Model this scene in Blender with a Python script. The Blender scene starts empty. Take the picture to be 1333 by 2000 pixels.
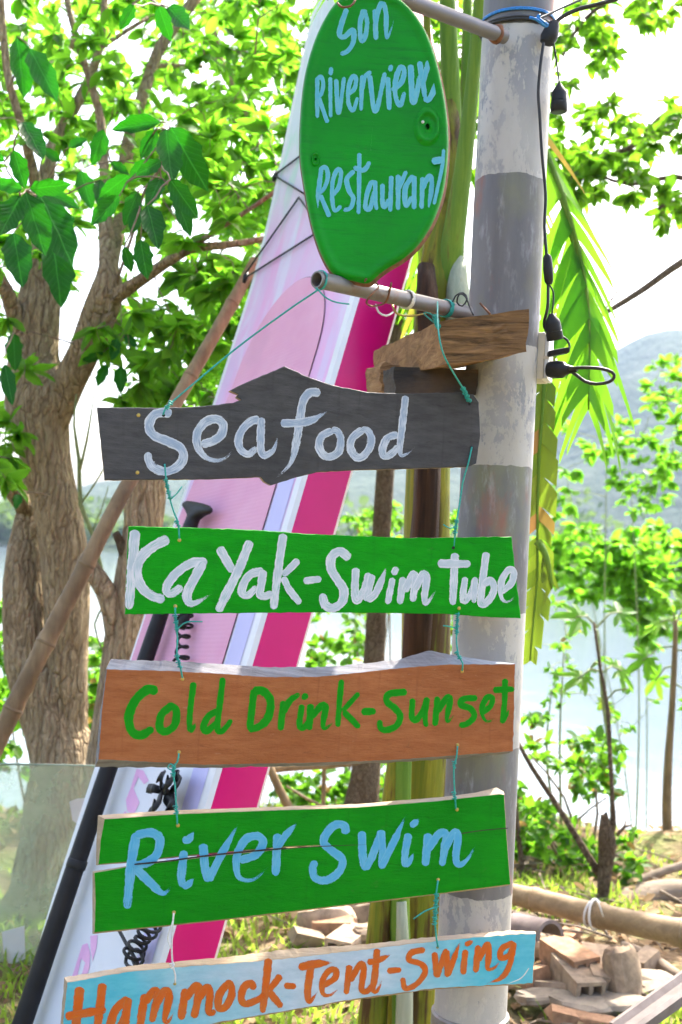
import bpy, math, random
import numpy as np
from mathutils import Vector, Matrix

random.seed(7)
rng = np.random.default_rng(7)
S = bpy.context.scene
COL = S.collection
R = math.radians

# ------------------------------------------------------------------ camera
F = 2222.0                      # focal length in photo pixels (photo 1333 x 2000)
CAM = Vector((0, 0, 1.5))
ROT = Matrix.Rotation(R(91.75), 3, 'X') @ Matrix.Rotation(R(3.0), 3, 'Z')
cd = bpy.data.cameras.new('camera')
cam = bpy.data.objects.new('camera', cd)
COL.objects.link(cam)
cam.matrix_world = Matrix.Translation(CAM) @ ROT.to_4x4()
cd.sensor_fit = 'VERTICAL'
cd.sensor_height = 36
cd.lens = 40
cd.clip_start = 0.05
cd.clip_end = 5000
cd.dof.use_dof = True
cd.dof.focus_distance = 2.15
cd.dof.aperture_fstop = 5.0
S.camera = cam

# ------------------------------------------------------------------ sky, sun, exposure
SUN_EL, SUN_AZ = 52, 30         # azimuth measured from +Y towards +X
w = bpy.data.worlds.new('World')
S.world = w
w.use_nodes = True
wn = w.node_tree.nodes
bgn = wn['Background']
sky = wn.new('ShaderNodeTexSky')
sky.sky_type = 'NISHITA'
sky.sun_disc = False
sky.sun_elevation = R(SUN_EL)
sky.sun_rotation = R(SUN_AZ)
sky.air_density = 1.0
sky.dust_density = 6.0
sky.ozone_density = 0.6
w.node_tree.links.new(sky.outputs[0], bgn.inputs[0])
bgn.inputs[1].default_value = 0.15
sl = bpy.data.lights.new('sun', 'SUN')
sl.energy = 4.0
sl.angle = R(0.6)
sl.color = (1, 0.95, 0.86)
so = bpy.data.objects.new('sun', sl)
COL.objects.link(so)
sd = Vector((math.sin(R(SUN_AZ)) * math.cos(R(SUN_EL)), math.cos(R(SUN_AZ)) * math.cos(R(SUN_EL)), math.sin(R(SUN_EL))))
so.rotation_euler = sd.to_track_quat('Z', 'Y').to_euler()
S.view_settings.view_transform = 'Standard'
S.view_settings.look = 'None'
S.view_settings.gamma = 1
S.view_settings.exposure = 2.15
S.cycles.max_bounces = 5
S.cycles.transparent_max_bounces = 12
S.cycles.use_denoising = True
S.cycles.use_adaptive_sampling = True
S.cycles.adaptive_threshold = 0.035
S.cycles.diffuse_bounces = 3
S.cycles.glossy_bounces = 2
S.cycles.transmission_bounces = 5
S.cycles.volume_bounces = 0

# ------------------------------------------------------------------ helpers
def ray(x, y):
    return ROT @ Vector(((x - 666.5) / F, -(y - 1000) / F, -1))

def P(x, y, d):                 # a photo pixel at a distance d along the view axis
    return CAM + ray(x, y) * d

def PL(x, y, p0, n):            # a photo pixel on a plane
    r = ray(x, y)
    return CAM + r * ((p0 - CAM).dot(n) / r.dot(n))

def props(o, label=None, cat=None, group=None, kind=None):
    if label: o['label'] = label
    if cat: o['category'] = cat
    if group: o['group'] = group
    if kind: o['kind'] = kind
    return o

def empty(name, loc, label=None, cat=None, group=None):
    o = bpy.data.objects.new(name, None)
    o.empty_display_size = 0.05
    o.location = loc
    COL.objects.link(o)
    return props(o, label, cat, group)

def parent(o, p):
    if p is not None:
        o.parent = p
        o.matrix_parent_inverse = Matrix.Identity(4)

def pworld(p):                  # translation-only parents up to two levels
    v = Vector((0, 0, 0))
    while p is not None:
        v += Vector(p.location)
        p = p.parent
    return v

class MB:
    def __init__(s):
        s.v = []; s.f = []; s.m = []; s.uv = None; s.t = None
    def add(s, vs, fs, mi=0):
        b = len(s.v)
        s.v.extend([tuple(q) for q in vs])
        for f in fs:
            s.f.append(tuple(b + i for i in f)); s.m.append(mi)
    def tube(s, pts, rad, n=8, mi=0, cap=True, jit=0.0, seed=0):
        pts = [Vector(p) for p in pts]
        if not hasattr(rad, '__len__'): rad = [rad] * len(pts)
        rr = random.Random(seed)
        vs = []; fs = []
        up = None
        ph = [rr.uniform(0, 6.28) for _ in range(6)]
        for i, p in enumerate(pts):
            t = (pts[min(i + 1, len(pts) - 1)] - pts[max(i - 1, 0)])
            if t.length < 1e-9: t = Vector((0, 0, 1))
            t.normalize()
            if up is None:
                a = Vector((1, 0, 0)) if abs(t.x) < 0.8 else Vector((0, 1, 0))
                up = (a - t * a.dot(t)).normalized()
            else:
                up = (up - t * up.dot(t)).normalized()
            sd_ = t.cross(up)
            for k in range(n):
                an = 2 * math.pi * k / n
                r = rad[i]
                if jit:
                    r *= 1 + jit * (math.sin(2 * an + ph[0] + i * .5) * .5 + math.sin(3 * an + ph[1] - i * .37) * .4 + math.sin(5 * an + ph[2] + i * .9) * .3 + (math.sin(11 * an + ph[3] + .25 * math.sin(i * .6)) * .25 + math.sin(17 * an + ph[4] + .4 * math.sin(i * .35)) * .2 if n > 24 else 0) + rr.uniform(-.25, .25))
                vs.append(p + (up * math.cos(an) + sd_ * math.sin(an)) * r)
        for i in range(len(pts) - 1):
            for k in range(n):
                k2 = (k + 1) % n
                fs.append((i * n + k, i * n + k2, (i + 1) * n + k2, (i + 1) * n + k))
        if cap:
            fs.append(tuple(range(n - 1, -1, -1)))
            fs.append(tuple((len(pts) - 1) * n + k for k in range(n)))
        s.add(vs, fs, mi)
    def box8(s, c, mi=0):       # c: 4 corners near (ccw) then 4 corners far
        s.add(c, [(0, 1, 2, 3), (7, 6, 5, 4), (0, 4, 5, 1), (1, 5, 6, 2), (2, 6, 7, 3), (3, 7, 4, 0)], mi)
    def box(s, c, ax, ay, az, mi=0):
        c = Vector(c); ax = Vector(ax); ay = Vector(ay); az = Vector(az)
        if ax.cross(ay).dot(az) < 0: ax = -ax
        s.box8([c - ax - ay + az, c + ax - ay + az, c + ax + ay + az, c - ax + ay + az,
                c - ax - ay - az, c + ax - ay - az, c + ax + ay - az, c - ax + ay - az], mi)
    def build(s, name, mats, par=None, smooth=True, loc=None, sharp=None):
        if not isinstance(mats, (list, tuple)): mats = [mats]
        a = np.array(s.v, dtype=float).reshape(-1, 3)
        c = Vector(a.mean(0)) if loc is None else Vector(loc)
        me = bpy.data.meshes.new(name)
        me.from_pydata([tuple(q) for q in (a - np.array(c))], [], s.f)
        for m in mats: me.materials.append(m)
        if len(mats) > 1:
            me.polygons.foreach_set('material_index', s.m)
        if s.uv is not None:
            ul = me.uv_layers.new(name='UVMap')
            li = np.empty(len(me.loops), dtype=np.int32)
            me.loops.foreach_get('vertex_index', li)
            ul.data.foreach_set('uv', np.array(s.uv, dtype=np.float32)[li].ravel())
        if s.t is not None:
            at = me.attributes.new('tint', 'FLOAT', 'POINT')
            at.data.foreach_set('value', np.array(s.t, dtype=np.float32))
        if smooth:
            me.shade_smooth()
            if sharp: me.set_sharp_from_angle(angle=R(sharp))
        me.update()
        o = bpy.data.objects.new(name, me)
        COL.objects.link(o)
        o.location = c - (pworld(par) if par else Vector((0, 0, 0)))
        parent(o, par)
        return o

def mesh_np(name, V, Fa, mat, par=None, tint=None, smooth=True, loc=(0, 0, 0), link=True):
    loc = Vector(loc)
    V = np.asarray(V, dtype=np.float32) - np.array(loc, dtype=np.float32)
    Fa = np.asarray(Fa, dtype=np.int32)
    me = bpy.data.meshes.new(name)
    me.vertices.add(len(V)); me.vertices.foreach_set('co', V.ravel())
    k = Fa.shape[1]
    me.loops.add(Fa.size); me.loops.foreach_set('vertex_index', Fa.ravel())
    me.polygons.add(len(Fa))
    me.polygons.foreach_set('loop_start', np.arange(0, Fa.size, k, dtype=np.int32))
    me.polygons.foreach_set('loop_total', np.full(len(Fa), k, dtype=np.int32))
    me.update(calc_edges=True)
    if tint is not None:
        at = me.attributes.new('tint', 'FLOAT', 'POINT')
        at.data.foreach_set('value', np.asarray(tint, dtype=np.float32))
    me.materials.append(mat)
    if smooth: me.shade_smooth()
    me.validate()
    if not link: return me
    o = bpy.data.objects.new(name, me)
    COL.objects.link(o)
    o.location = loc - (pworld(par) if par else Vector((0, 0, 0)))
    parent(o, par)
    return o

def spline(pts, step):
    pts = [np.array(p, dtype=float) for p in pts]
    if len(pts) == 2:
        n = max(2, int(np.linalg.norm(pts[1] - pts[0]) / step) + 1)
        return [pts[0] + (pts[1] - pts[0]) * t for t in np.linspace(0, 1, n)]
    q = [2 * pts[0] - pts[1]] + pts + [2 * pts[-1] - pts[-2]]
    out = []
    for i in range(1, len(q) - 2):
        p0, p1, p2, p3 = q[i - 1], q[i], q[i + 1], q[i + 2]
        n = max(2, int(np.linalg.norm(p2 - p1) / step))
        for t in np.linspace(0, 1, n, endpoint=False):
            out.append(0.5 * (2 * p1 + (p2 - p0) * t + (2 * p0 - 5 * p1 + 4 * p2 - p3) * t * t + (3 * p1 - p0 - 3 * p2 + p3) * t ** 3))
    out.append(pts[-1])
    return out

def vspline(pts, step):
    return [Vector(p) for p in spline([tuple(p) for p in pts], step)]

# ------------------------------------------------------------------ materials
def lk(nt, a, b): nt.links.new(a, b)

class NM:
    """small helper round a node material"""
    def __init__(s, name):
        s.m = bpy.data.materials.new(name); s.m.use_nodes = True
        s.nt = s.m.node_tree; s.n = s.nt.nodes
        s.b = s.n['Principled BSDF']; s.out = s.n['Material Output']
    def new(s, t): return s.n.new('ShaderNode' + t)
    def put(s, sock, v):
        if hasattr(v, 'links') or hasattr(v, 'is_linked'): s.nt.links.new(v, sock)
        elif isinstance(v, (tuple, list)) and len(v) == 3 and sock.type == 'RGBA': sock.default_value = (*v, 1)
        else: sock.default_value = v
    def coord(s, scale=(1, 1, 1), out='Object', rot=(0, 0, 0)):
        t = s.new('TexCoord'); mp = s.new('Mapping')
        lk(s.nt, t.outputs[out], mp.inputs[0]); mp.inputs['Scale'].default_value = scale; mp.inputs['Rotation'].default_value = rot
        return mp.outputs[0]
    def noise(s, scale, detail=4, vec=None, rough=.6, dist=0):
        t = s.new('TexNoise'); t.inputs['Scale'].default_value = scale; t.inputs['Detail'].default_value = detail
        t.inputs['Roughness'].default_value = rough; t.inputs['Distortion'].default_value = dist
        lk(s.nt, vec if vec is not None else s.coord(), t.inputs['Vector'])
        return t.outputs[0]
    def voro(s, scale, vec=None, feature='F1', out='Distance'):
        t = s.new('TexVoronoi'); t.inputs['Scale'].default_value = scale; t.feature = feature
        lk(s.nt, vec if vec is not None else s.coord(), t.inputs['Vector'])
        return t.outputs[out]
    def ramp(s, fac, stops, interp='LINEAR'):
        t = s.new('ValToRGB'); e = t.color_ramp.elements; t.color_ramp.interpolation = interp
        while len(e) < len(stops): e.new(.5)
        for i, (p, c) in enumerate(stops):
            e[i].position = p
            e[i].color = (c, c, c, 1) if not hasattr(c, '__len__') else (*c, 1)
        lk(s.nt, fac, t.inputs[0]); return t.outputs[0]
    def mix(s, fac, a, b, mode='MIX'):
        t = s.new('Mix'); t.data_type = 'RGBA'; t.blend_type = mode
        s.put(t.inputs[0], fac); s.put(t.inputs[6], a); s.put(t.inputs[7], b)
        return t.outputs[2]
    def math(s, op, a, b=0.0, c=None):
        t = s.new('Math'); t.operation = op
        s.put(t.inputs[0], a); s.put(t.inputs[1], b)
        if c is not None: s.put(t.inputs[2], c)
        return t.outputs[0]
    def bump(s, h, strength=.3, dist=.01):
        t = s.new('Bump'); t.inputs['Strength'].default_value = strength; t.inputs['Distance'].default_value = dist
        lk(s.nt, h, t.inputs['Height']); lk(s.nt, t.outputs[0], s.b.inputs['Normal'])
    def done(s, col=None, rough=.6, spec=.5, metal=0):
        if col is not None: s.put(s.b.inputs['Base Color'], col)
        s.put(s.b.inputs['Roughness'], rough)
        s.b.inputs['Specular IOR Level'].default_value = spec
        s.b.inputs['Metallic'].default_value = metal
        return s.m

def plain(name, c, rough=.6, var=.25, scale=30, metal=0, spec=.5, bump=.15):
    k = NM(name)
    n = k.noise(scale, 5)
    col = k.mix(k.ramp(n, [(.3, 0), (.7, 1)]), tuple(q * (1 - var) for q in c), tuple(min(1, q * (1 + var)) for q in c))
    if bump: k.bump(n, bump, .004)
    return k.done(col, rough, spec, metal)

def leafmat(name, dark, light, trans, tw=.5, rough=.45, dry=None, veins=False):
    k = NM(name)
    a = k.new('Attribute'); a.attribute_name = 'tint'
    oi = k.new('ObjectInfo')
    f = k.math('FRACT', k.math('ADD', a.outputs['Fac'], oi.outputs['Random']))
    n = k.noise(9, 3)
    f2 = k.math('ADD', k.math('MULTIPLY', f, .75), k.math('MULTIPLY', n, .3))
    col = k.mix(f2, dark, light)
    tcol = k.mix(f2, trans, tuple(min(1, q * 1.5) for q in trans))
    if dry:
        dr = k.ramp(f, [(.94, 0), (.96, 1)])
        col = k.mix(dr, col, dry); tcol = k.mix(dr, tcol, dry)
    if veins:
        tx = k.new('TexCoord'); sp = k.new('SeparateXYZ'); lk(k.nt, tx.outputs['Object'], sp.inputs[0])
        ax_ = k.math('ABSOLUTE', sp.outputs[0])
        side = k.math('SINE', k.math('MULTIPLY', k.math('SUBTRACT', sp.outputs[1], k.math('MULTIPLY', ax_, .55)), 58))
        vn = k.math('MAXIMUM', k.ramp(ax_, [(.010, 1), (.030, 0)]), k.math('MULTIPLY', k.ramp(side, [(.93, 0), (.99, 1)]), .55))
        col = k.mix(k.math('MULTIPLY', vn, .6), col, tuple(min(1, q * 3 + .03) for q in light))
        tcol = k.mix(k.math('MULTIPLY', vn, .5), tcol, tuple(q * 1.6 for q in trans))
        k.bump(k.math('ADD', vn, k.math('MULTIPLY', side, -.25)), .35, .006)
    k.put(k.b.inputs['Base Color'], col); k.b.inputs['Roughness'].default_value = rough; k.b.inputs['Specular IOR Level'].default_value = .22
    tr = k.new('BsdfTranslucent'); k.put(tr.inputs[0], tcol)
    mx = k.new('MixShader'); mx.inputs[0].default_value = tw
    lk(k.nt, k.b.outputs[0], mx.inputs[1]); lk(k.nt, tr.outputs[0], mx.inputs[2])
    lk(k.nt, mx.outputs[0], k.out.inputs[0])
    return k.m

def barkmat(name, c1, c2, c3, sc=1.0, zst=.10):
    k = NM(name)
    warp = k.new('TexNoise'); warp.inputs['Scale'].default_value = 9 * sc; warp.inputs['Detail'].default_value = 4
    co = k.coord(); lk(k.nt, co, warp.inputs['Vector'])
    ad = k.new('VectorMath'); ad.operation = 'MULTIPLY_ADD'; lk(k.nt, warp.outputs[1], ad.inputs[0]); ad.inputs[1].default_value = (.05, .05, .12); lk(k.nt, co, ad.inputs[2])
    mp = k.new('Mapping'); lk(k.nt, ad.outputs[0], mp.inputs[0]); mp.inputs['Scale'].default_value = (1, 1, zst)
    cr = k.voro(36 * sc, mp.outputs[0], 'DISTANCE_TO_EDGE')
    cr2 = k.voro(80 * sc, mp.outputs[0], 'DISTANCE_TO_EDGE')
    fine = k.noise(95 * sc, 6, k.coord((1, 1, .35)), .75)
    big = k.noise(3.5 * sc, 5, None, .65)
    mid = k.noise(13 * sc, 5, k.coord((1, 1, .5)), .7)
    col = k.mix(k.ramp(mid, [(.32, 0), (.66, 1)]), tuple(q * .72 for q in c2), c2)
    col = k.mix(k.ramp(big, [(.45, 0), (.65, .8)]), col, c3)
    col = k.mix(k.ramp(fine, [(.30, .75), (.48, 0)]), col, c1)
    col = k.mix(k.ramp(cr2, [(.02, .4), (.12, 0)]), col, c1)
    col = k.mix(k.ramp(cr, [(.015, .65), (.085, 0)]), col, c1)
    col = k.mix(k.ramp(k.noise(24 * sc, 6, None, .75), [(.60, 0), (.66, .6)]), col, tuple(min(1, q * 1.35 + .03) for q in c3))
    h = k.math('ADD', k.ramp(cr, [(0, 0), (.2, 1)]), k.math('ADD', k.math('MULTIPLY', k.ramp(cr2, [(0, 0), (.25, 1)]), .5), k.math('MULTIPLY', fine, .5)))
    k.bump(h, .9, .02)
    return k.done(col, .9, .12)

M_BARK = barkmat('bark_tan', (.18, .115, .065), (.56, .415, .255), (.55, .43, .285))
M_BARK2 = barkmat('bark_grey_brown', (.06, .04, .026), (.25, .18, .115), (.30, .235, .16), 1.6, .5)
M_TWIG = plain('twig_bark', (.20, .14, .09), .85, .35, 60)
M_TWIGG = plain('twig_green', (.20, .24, .09), .7, .3, 40)
M_LEAF = leafmat('leaf_backlit', (.018, .08, .010), (.09, .17, .018), (.17, .38, .016), .6)
M_LEAFY = leafmat('leaf_young', (.022, .095, .012), (.10, .19, .020), (.16, .40, .020), .66)
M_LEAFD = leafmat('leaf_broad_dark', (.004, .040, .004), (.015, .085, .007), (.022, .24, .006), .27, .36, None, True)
M_LEAFS = leafmat('leaf_shrub', (.014, .08, .010), (.08, .17, .018), (.16, .40, .018), .55, .5, (.35, .22, .06))
M_FAR = leafmat('leaf_far', (.03, .07, .02), (.07, .12, .03), (.12, .2, .03), .3, .8)
M_GRASS = leafmat('grass_blade', (.06, .14, .02), (.16, .22, .04), (.34, .50, .05), .45, .6, (.42, .33, .14))
M_BAN = leafmat('banana_leaf', (.02, .10, .01), (.07, .18, .02), (.18, .42, .015), .5, .4, (.40, .28, .05))
M_BANY = leafmat('banana_leaf_yellowing', (.04, .10, .015), (.20, .17, .025), (.15, .24, .015), .4, .5, (.33, .17, .05))

def m_ground():
    k = NM('ground_dirt')
    n1 = k.noise(1.1, 6); n2 = k.noise(14, 6, None, .7); n3 = k.voro(22)
    c = k.mix(k.ramp(n2, [(.3, 0), (.7, 1)]), (.09, .058, .034), (.23, .165, .10))
    c = k.mix(k.ramp(n3, [(.02, .6), (.25, 0)]), c, (.38, .31, .22))
    c = k.mix(k.ramp(n1, [(.45, 0), (.6, .8)]), c, (.10, .15, .035))
    k.bump(k.math('ADD', n2, k.math('MULTIPLY', n3, .6)), .8, .04)
    return k.done(c, .95, .1)
M_GROUND = m_ground()

def m_water():
    k = NM('river_water')
    v = k.coord((1, .35, 1))
    n = k.noise(1.6, 5, v, .6, .4)
    k.bump(n, .16, .10)
    return k.done((.12, .16, .19), .10, .5)
M_WATER = m_water()

def m_hill():
    k = NM('hill_forest')
    n = k.noise(.02, 8, None, .7)
    n2 = k.noise(.12, 4)
    c = k.mix(k.ramp(n, [(.35, 0), (.65, 1)]), (.016, .032, .02), (.04, .06, .03))
    c = k.mix(k.ramp(n2, [(.55, 0), (.7, .4)]), c, (.09, .09, .08))
    k.bump(n2, 1, 6)
    return k.done(c, .95, .1)
M_HILL = m_hill()

def paint(name, c, c2, streak=(3, 40, 40), wear=None, wfac=(.70, .76), rough=.5, dark=None):
    k = NM(name)
    v = k.coord(streak)
    n = k.noise(1.6, 6, v, .65)
    g = k.noise(5, 5, k.coord((streak[0] * .8, streak[1], streak[2] * 1.4)), .6)
    b = k.noise(5, 3)
    col = k.mix(k.ramp(n, [(.3, 0), (.7, 1)]), c, c2)
    col = k.mix(k.ramp(b, [(.4, 0), (.75, .5)]), col, tuple(q * .72 for q in c))
    gr = k.noise(1.0, 8, k.coord((streak[0] * 2.2, streak[1] * 3, streak[2] * 3.4)), .7, .8)
    col = k.mix(k.ramp(gr, [(.28, .55), (.42, 0)]), col, tuple(q * .45 for q in c))
    saw = k.noise(1.0, 4, k.coord((90, 8, 5)), .6)
    col = k.mix(k.ramp(saw, [(.58, 0), (.74, .28)]), col, tuple(q * .6 for q in c))
    grime = k.noise(14, 8, k.coord((.7, 1, 1)), .78)
    col = k.mix(k.ramp(grime, [(.60, 0), (.72, .38)]), col, (.10, .085, .05))
    if dark: col = k.mix(k.ramp(k.noise(11, 4, k.coord((.5, 1, 1.3))), [(.60, 0), (.72, .55)]), col, dark)
    if wear: col = k.mix(k.ramp(k.noise(3.4, 8, k.coord((streak[0] * .8, streak[1], streak[2])), .75), [(wfac[0], 0), (wfac[1], .85)]), col, wear)
    k.bump(k.math('ADD', k.math('ADD', n, g), k.math('MULTIPLY', gr, 1.2)), .4, .003)
    return k.done(col, k.ramp(b, [(.3, rough - .05), (.7, rough + .15)]), .14)

M_PGREEN = paint('paint_green', (.0, .22, .002), (.003, .32, .003), wear=(.22, .22, .06), wfac=(.76, .80))
M_PGREEN2 = paint('paint_green_deep', (.0, .185, .002), (.002, .25, .003), wear=(.12, .2, .05), wfac=(.76, .82))
M_PGREY = paint('paint_charcoal', (.046, .044, .046), (.092, .088, .090), wear=(.20, .15, .10), wfac=(.72, .80), dark=(.075, .055, .035))
M_PBROWN = paint('paint_terracotta', (.28, .085, .026), (.40, .145, .055), wear=(.50, .32, .22), wfac=(.64, .76))
def m_pblue():
    k = NM('paint_aqua')
    t = k.coord((1, 1, 1)); sx = k.new('SeparateXYZ'); lk(k.nt, t, sx.inputs[0])
    n = k.noise(2.2, 6, k.coord((2, 30, 22)), .65)
    b = k.noise(4, 4, k.coord((.8, 1, 2)))
    xx = k.math('ADD', k.math('ABSOLUTE', k.math('ADD', sx.outputs[0], -.02)), k.math('MULTIPLY', k.math('ADD', b, -.5), .5))
    f = k.ramp(xx, [(.06, .1), (.30, 1)])
    pale = k.mix(k.ramp(n, [(.35, 0), (.7, 1)]), (.40, .46, .53), (.56, .60, .66))
    aq = k.mix(k.ramp(n, [(.3, 0), (.7, 1)]), (.05, .36, .47), (.12, .46, .55))
    col = k.mix(f, pale, aq)
    col = k.mix(k.ramp(k.noise(6, 6, k.coord((2, 30, 30))), [(.66, 0), (.74, .5)]), col, (.33, .30, .28))
    k.bump(n, .25, .003)
    return k.done(col, .55, .35)
M_PBLUE = m_pblue()

def m_wood(name, c1, c2, c3, st=(4, 50, 50), rough=.8, bump=.6):
    k = NM(name)
    g = k.noise(1.3, 7, k.coord(st), .7, .6)
    b = k.noise(6, 4)
    col = k.mix(k.ramp(g, [(.3, 0), (.68, 1)]), c1, c2)
    col = k.mix(k.ramp(b, [(.45, 0), (.7, .7)]), col, c3)
    k.bump(g, bump, .006)
    return k.done(col, rough, .25)
M_RAW = m_wood('wood_raw_pale', (.26, .18, .10), (.46, .35, .23), (.36, .30, .24))
M_RAWG = m_wood('wood_weathered_edge', (.11, .10, .10), (.29, .27, .28), (.20, .25, .30))
M_BEAM = m_wood('wood_beam', (.12, .055, .02), (.42, .24, .11), (.32, .17, .075), (9, 9, 60))
M_BEAMEND = m_wood('wood_beam_end', (.012, .007, .004), (.34, .19, .09), (.20, .105, .045), (9, 9, 85), .9, 1)
M_CHAR = m_wood('wood_charred', (.012, .010, .009), (.045, .036, .03), (.13, .075, .04), (6, 6, 40), .6)
M_BAMBOO = m_wood('bamboo_dry', (.15, .095, .045), (.33, .225, .12), (.11, .07, .035), (20, 20, 3), .6, .3)
M_BAMBOOR = m_wood('bamboo_rail', (.19, .13, .07), (.36, .26, .145), (.16, .11, .06), (2, 30, 30), .55, .3)
M_DRY = m_wood('wood_grey_dry', (.12, .09, .065), (.28, .22, .165), (.20, .155, .11), (3, 30, 30), .9)

def m_pole():
    k = NM('pole_paint')
    t = k.coord(); sx = k.new('SeparateXYZ'); lk(k.nt, t, sx.inputs[0])
    tx = k.new('TexCoord'); ge = k.new('SeparateXYZ'); lk(k.nt, tx.outputs['Object'], ge.inputs[0])
    z = ge.outputs[2]
    zn = k.math('ADD', z, k.math('MULTIPLY', k.math('ADD', k.noise(30, 3), -.5), .012))
    # paint bands (heights in metres along the pole, object origin at its foot)
    mr = k.new('MapRange'); k.put(mr.inputs[0], zn); mr.inputs[1].default_value = 0; mr.inputs[2].default_value = 3.2
    band = k.ramp(mr.outputs[0], POLE_BANDS, 'CONSTANT')
    fl = k.noise(9, 9, k.coord((1.3, 1.3, .55)), .72, .3)
    fl2 = k.noise(55, 5, k.coord((1, 1, .7)), .7)
    lo = k.noise(2.3, 3)
    chip = k.ramp(k.math('ADD', k.math('MULTIPLY', fl, .75), k.math('MULTIPLY', fl2, .25)), [(.485, 0), (.51, 1)])
    chip = k.math('MULTIPLY', chip, k.ramp(lo, [(.46, .2), (.60, .9)]))
    pit = k.ramp(k.noise(120, 4, k.coord((1, 1, .6)), .7), [(.64, 0), (.68, 1)])
    chip = k.math('MAXIMUM', chip, k.math('MULTIPLY', pit, k.ramp(k.noise(7, 4), [(.42, 0), (.56, .9)])))
    white = k.mix(k.ramp(k.noise(7, 5, k.coord((1, 1, .4))), [(.4, 0), (.7, .8)]), (.47, .45, .42), (.34, .305, .26))
    st = k.noise(6, 6, k.coord((1.6, 1.6, .16)), .6)
    metal = k.mix(k.ramp(st, [(.3, 0), (.7, 1)]), (.085, .082, .088), (.20, .195, .205))
    metal = k.mix(k.ramp(k.noise(4, 5, k.coord((1, 1, .5))), [(.52, 0), (.64, .6)]), metal, (.22, .23, .11))
    metal = k.mix(k.ramp(k.noise(40, 6, k.coord((1, 1, .3)), .7), [(.55, 0), (.72, .5)]), metal, (.40, .40, .43))
    metal = k.mix(k.ramp(k.noise(6.5, 6, k.coord((1.3, 1.3, .5))), [(.56, 0), (.66, .65)]), metal, (.30, .10, .06))
    col = k.mix(chip, white, (.21, .22, .25))
    col = k.mix(k.ramp(k.noise(3.6, 5), [(.60, 0), (.72, .5)]), col, (.30, .33, .15))
    col = k.mix(band, metal, col)
    k.bump(k.math('SUBTRACT', k.math('MULTIPLY', fl2, .4), k.math('MULTIPLY', chip, band)), .35, .004)
    return k.done(col, k.ramp(st, [(.3, .42), (.7, .7)]), .45, 0)

def m_galv(name, c1=(.14, .13, .125), c2=(.27, .25, .24), rust=(.22, .10, .05), lvl=(.56, .68)):
    k = NM(name)
    n = k.noise(14, 6, k.coord((1, 1, 1)), .65)
    c = k.mix(n, c1, c2)
    c = k.mix(k.ramp(k.noise(9, 7, None, .7), [(lvl[0], 0), (lvl[1], .9)]), c, rust)
    k.bump(n, .15, .003)
    return k.done(c, .45, .5, .35)
M_GALV = m_galv('pipe_galvanised')
M_GALV2 = m_galv('pipe_grey_painted', (.13, .125, .135), (.19, .185, .20), (.25, .12, .07), (.68, .76))
M_RUST = plain('rust', (.16, .065, .03), .85, .5, 80, bump=.5)
M_BLACK = plain('black_rubber', (.014, .014, .015), .5, .3, 40, spec=.3)
M_BLACKM = plain('black_shaft', (.014, .012, .012), .45, .25, 25, bump=.05, spec=.25)
M_WIRE = plain('black_wire', (.016, .015, .015), .5, .2, 50, bump=0)
M_TEAL = plain('teal_string', (.01, .30, .25), .5, .35, 300, bump=.3)
M_BLUE = plain('blue_string', (.02, .20, .55), .5, .35, 300, bump=.3)
M_WSTR = plain('white_string', (.62, .60, .58), .6, .2, 300, bump=.3)
M_BOXP = plain('box_plastic_cream', (.56, .50, .40), .45, .12, 14, bump=.05)
M_BOXW = plain('box_plastic_white', (.68, .68, .68), .4, .06, 14, bump=.03)
M_BRASS = plain('screw_brass', (.42, .30, .08), .35, .3, 90, .8)
M_HOLE = plain('hole_dark', (.01, .01, .01), .9, .2, 90, bump=0)
M_BRICK = plain('clay_brick', (.34, .20, .12), .9, .35, 26, bump=.7, spec=.2)
M_BRICKG = plain('clay_brick_weathered', (.30, .225, .16), .9, .4, 22, bump=.7, spec=.2)
M_STONE = plain('stone_grey', (.27, .225, .175), .9, .35, 12, bump=.8, spec=.2)
M_CHAN = plain('channel_grey_brown', (.17, .14, .13), .65, .25, 20, spec=.2)
M_TILE = plain('clay_tile_dark', (.16, .12, .11), .8, .35, 14, bump=.5)
M_DLEAF = leafmat('dead_leaf', (.12, .065, .03), (.34, .24, .13), (.3, .2, .1), .25, .8)
M_PAPER = plain('paper_white', (.58, .58, .55), .7, .06, 10, bump=.02)

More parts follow.
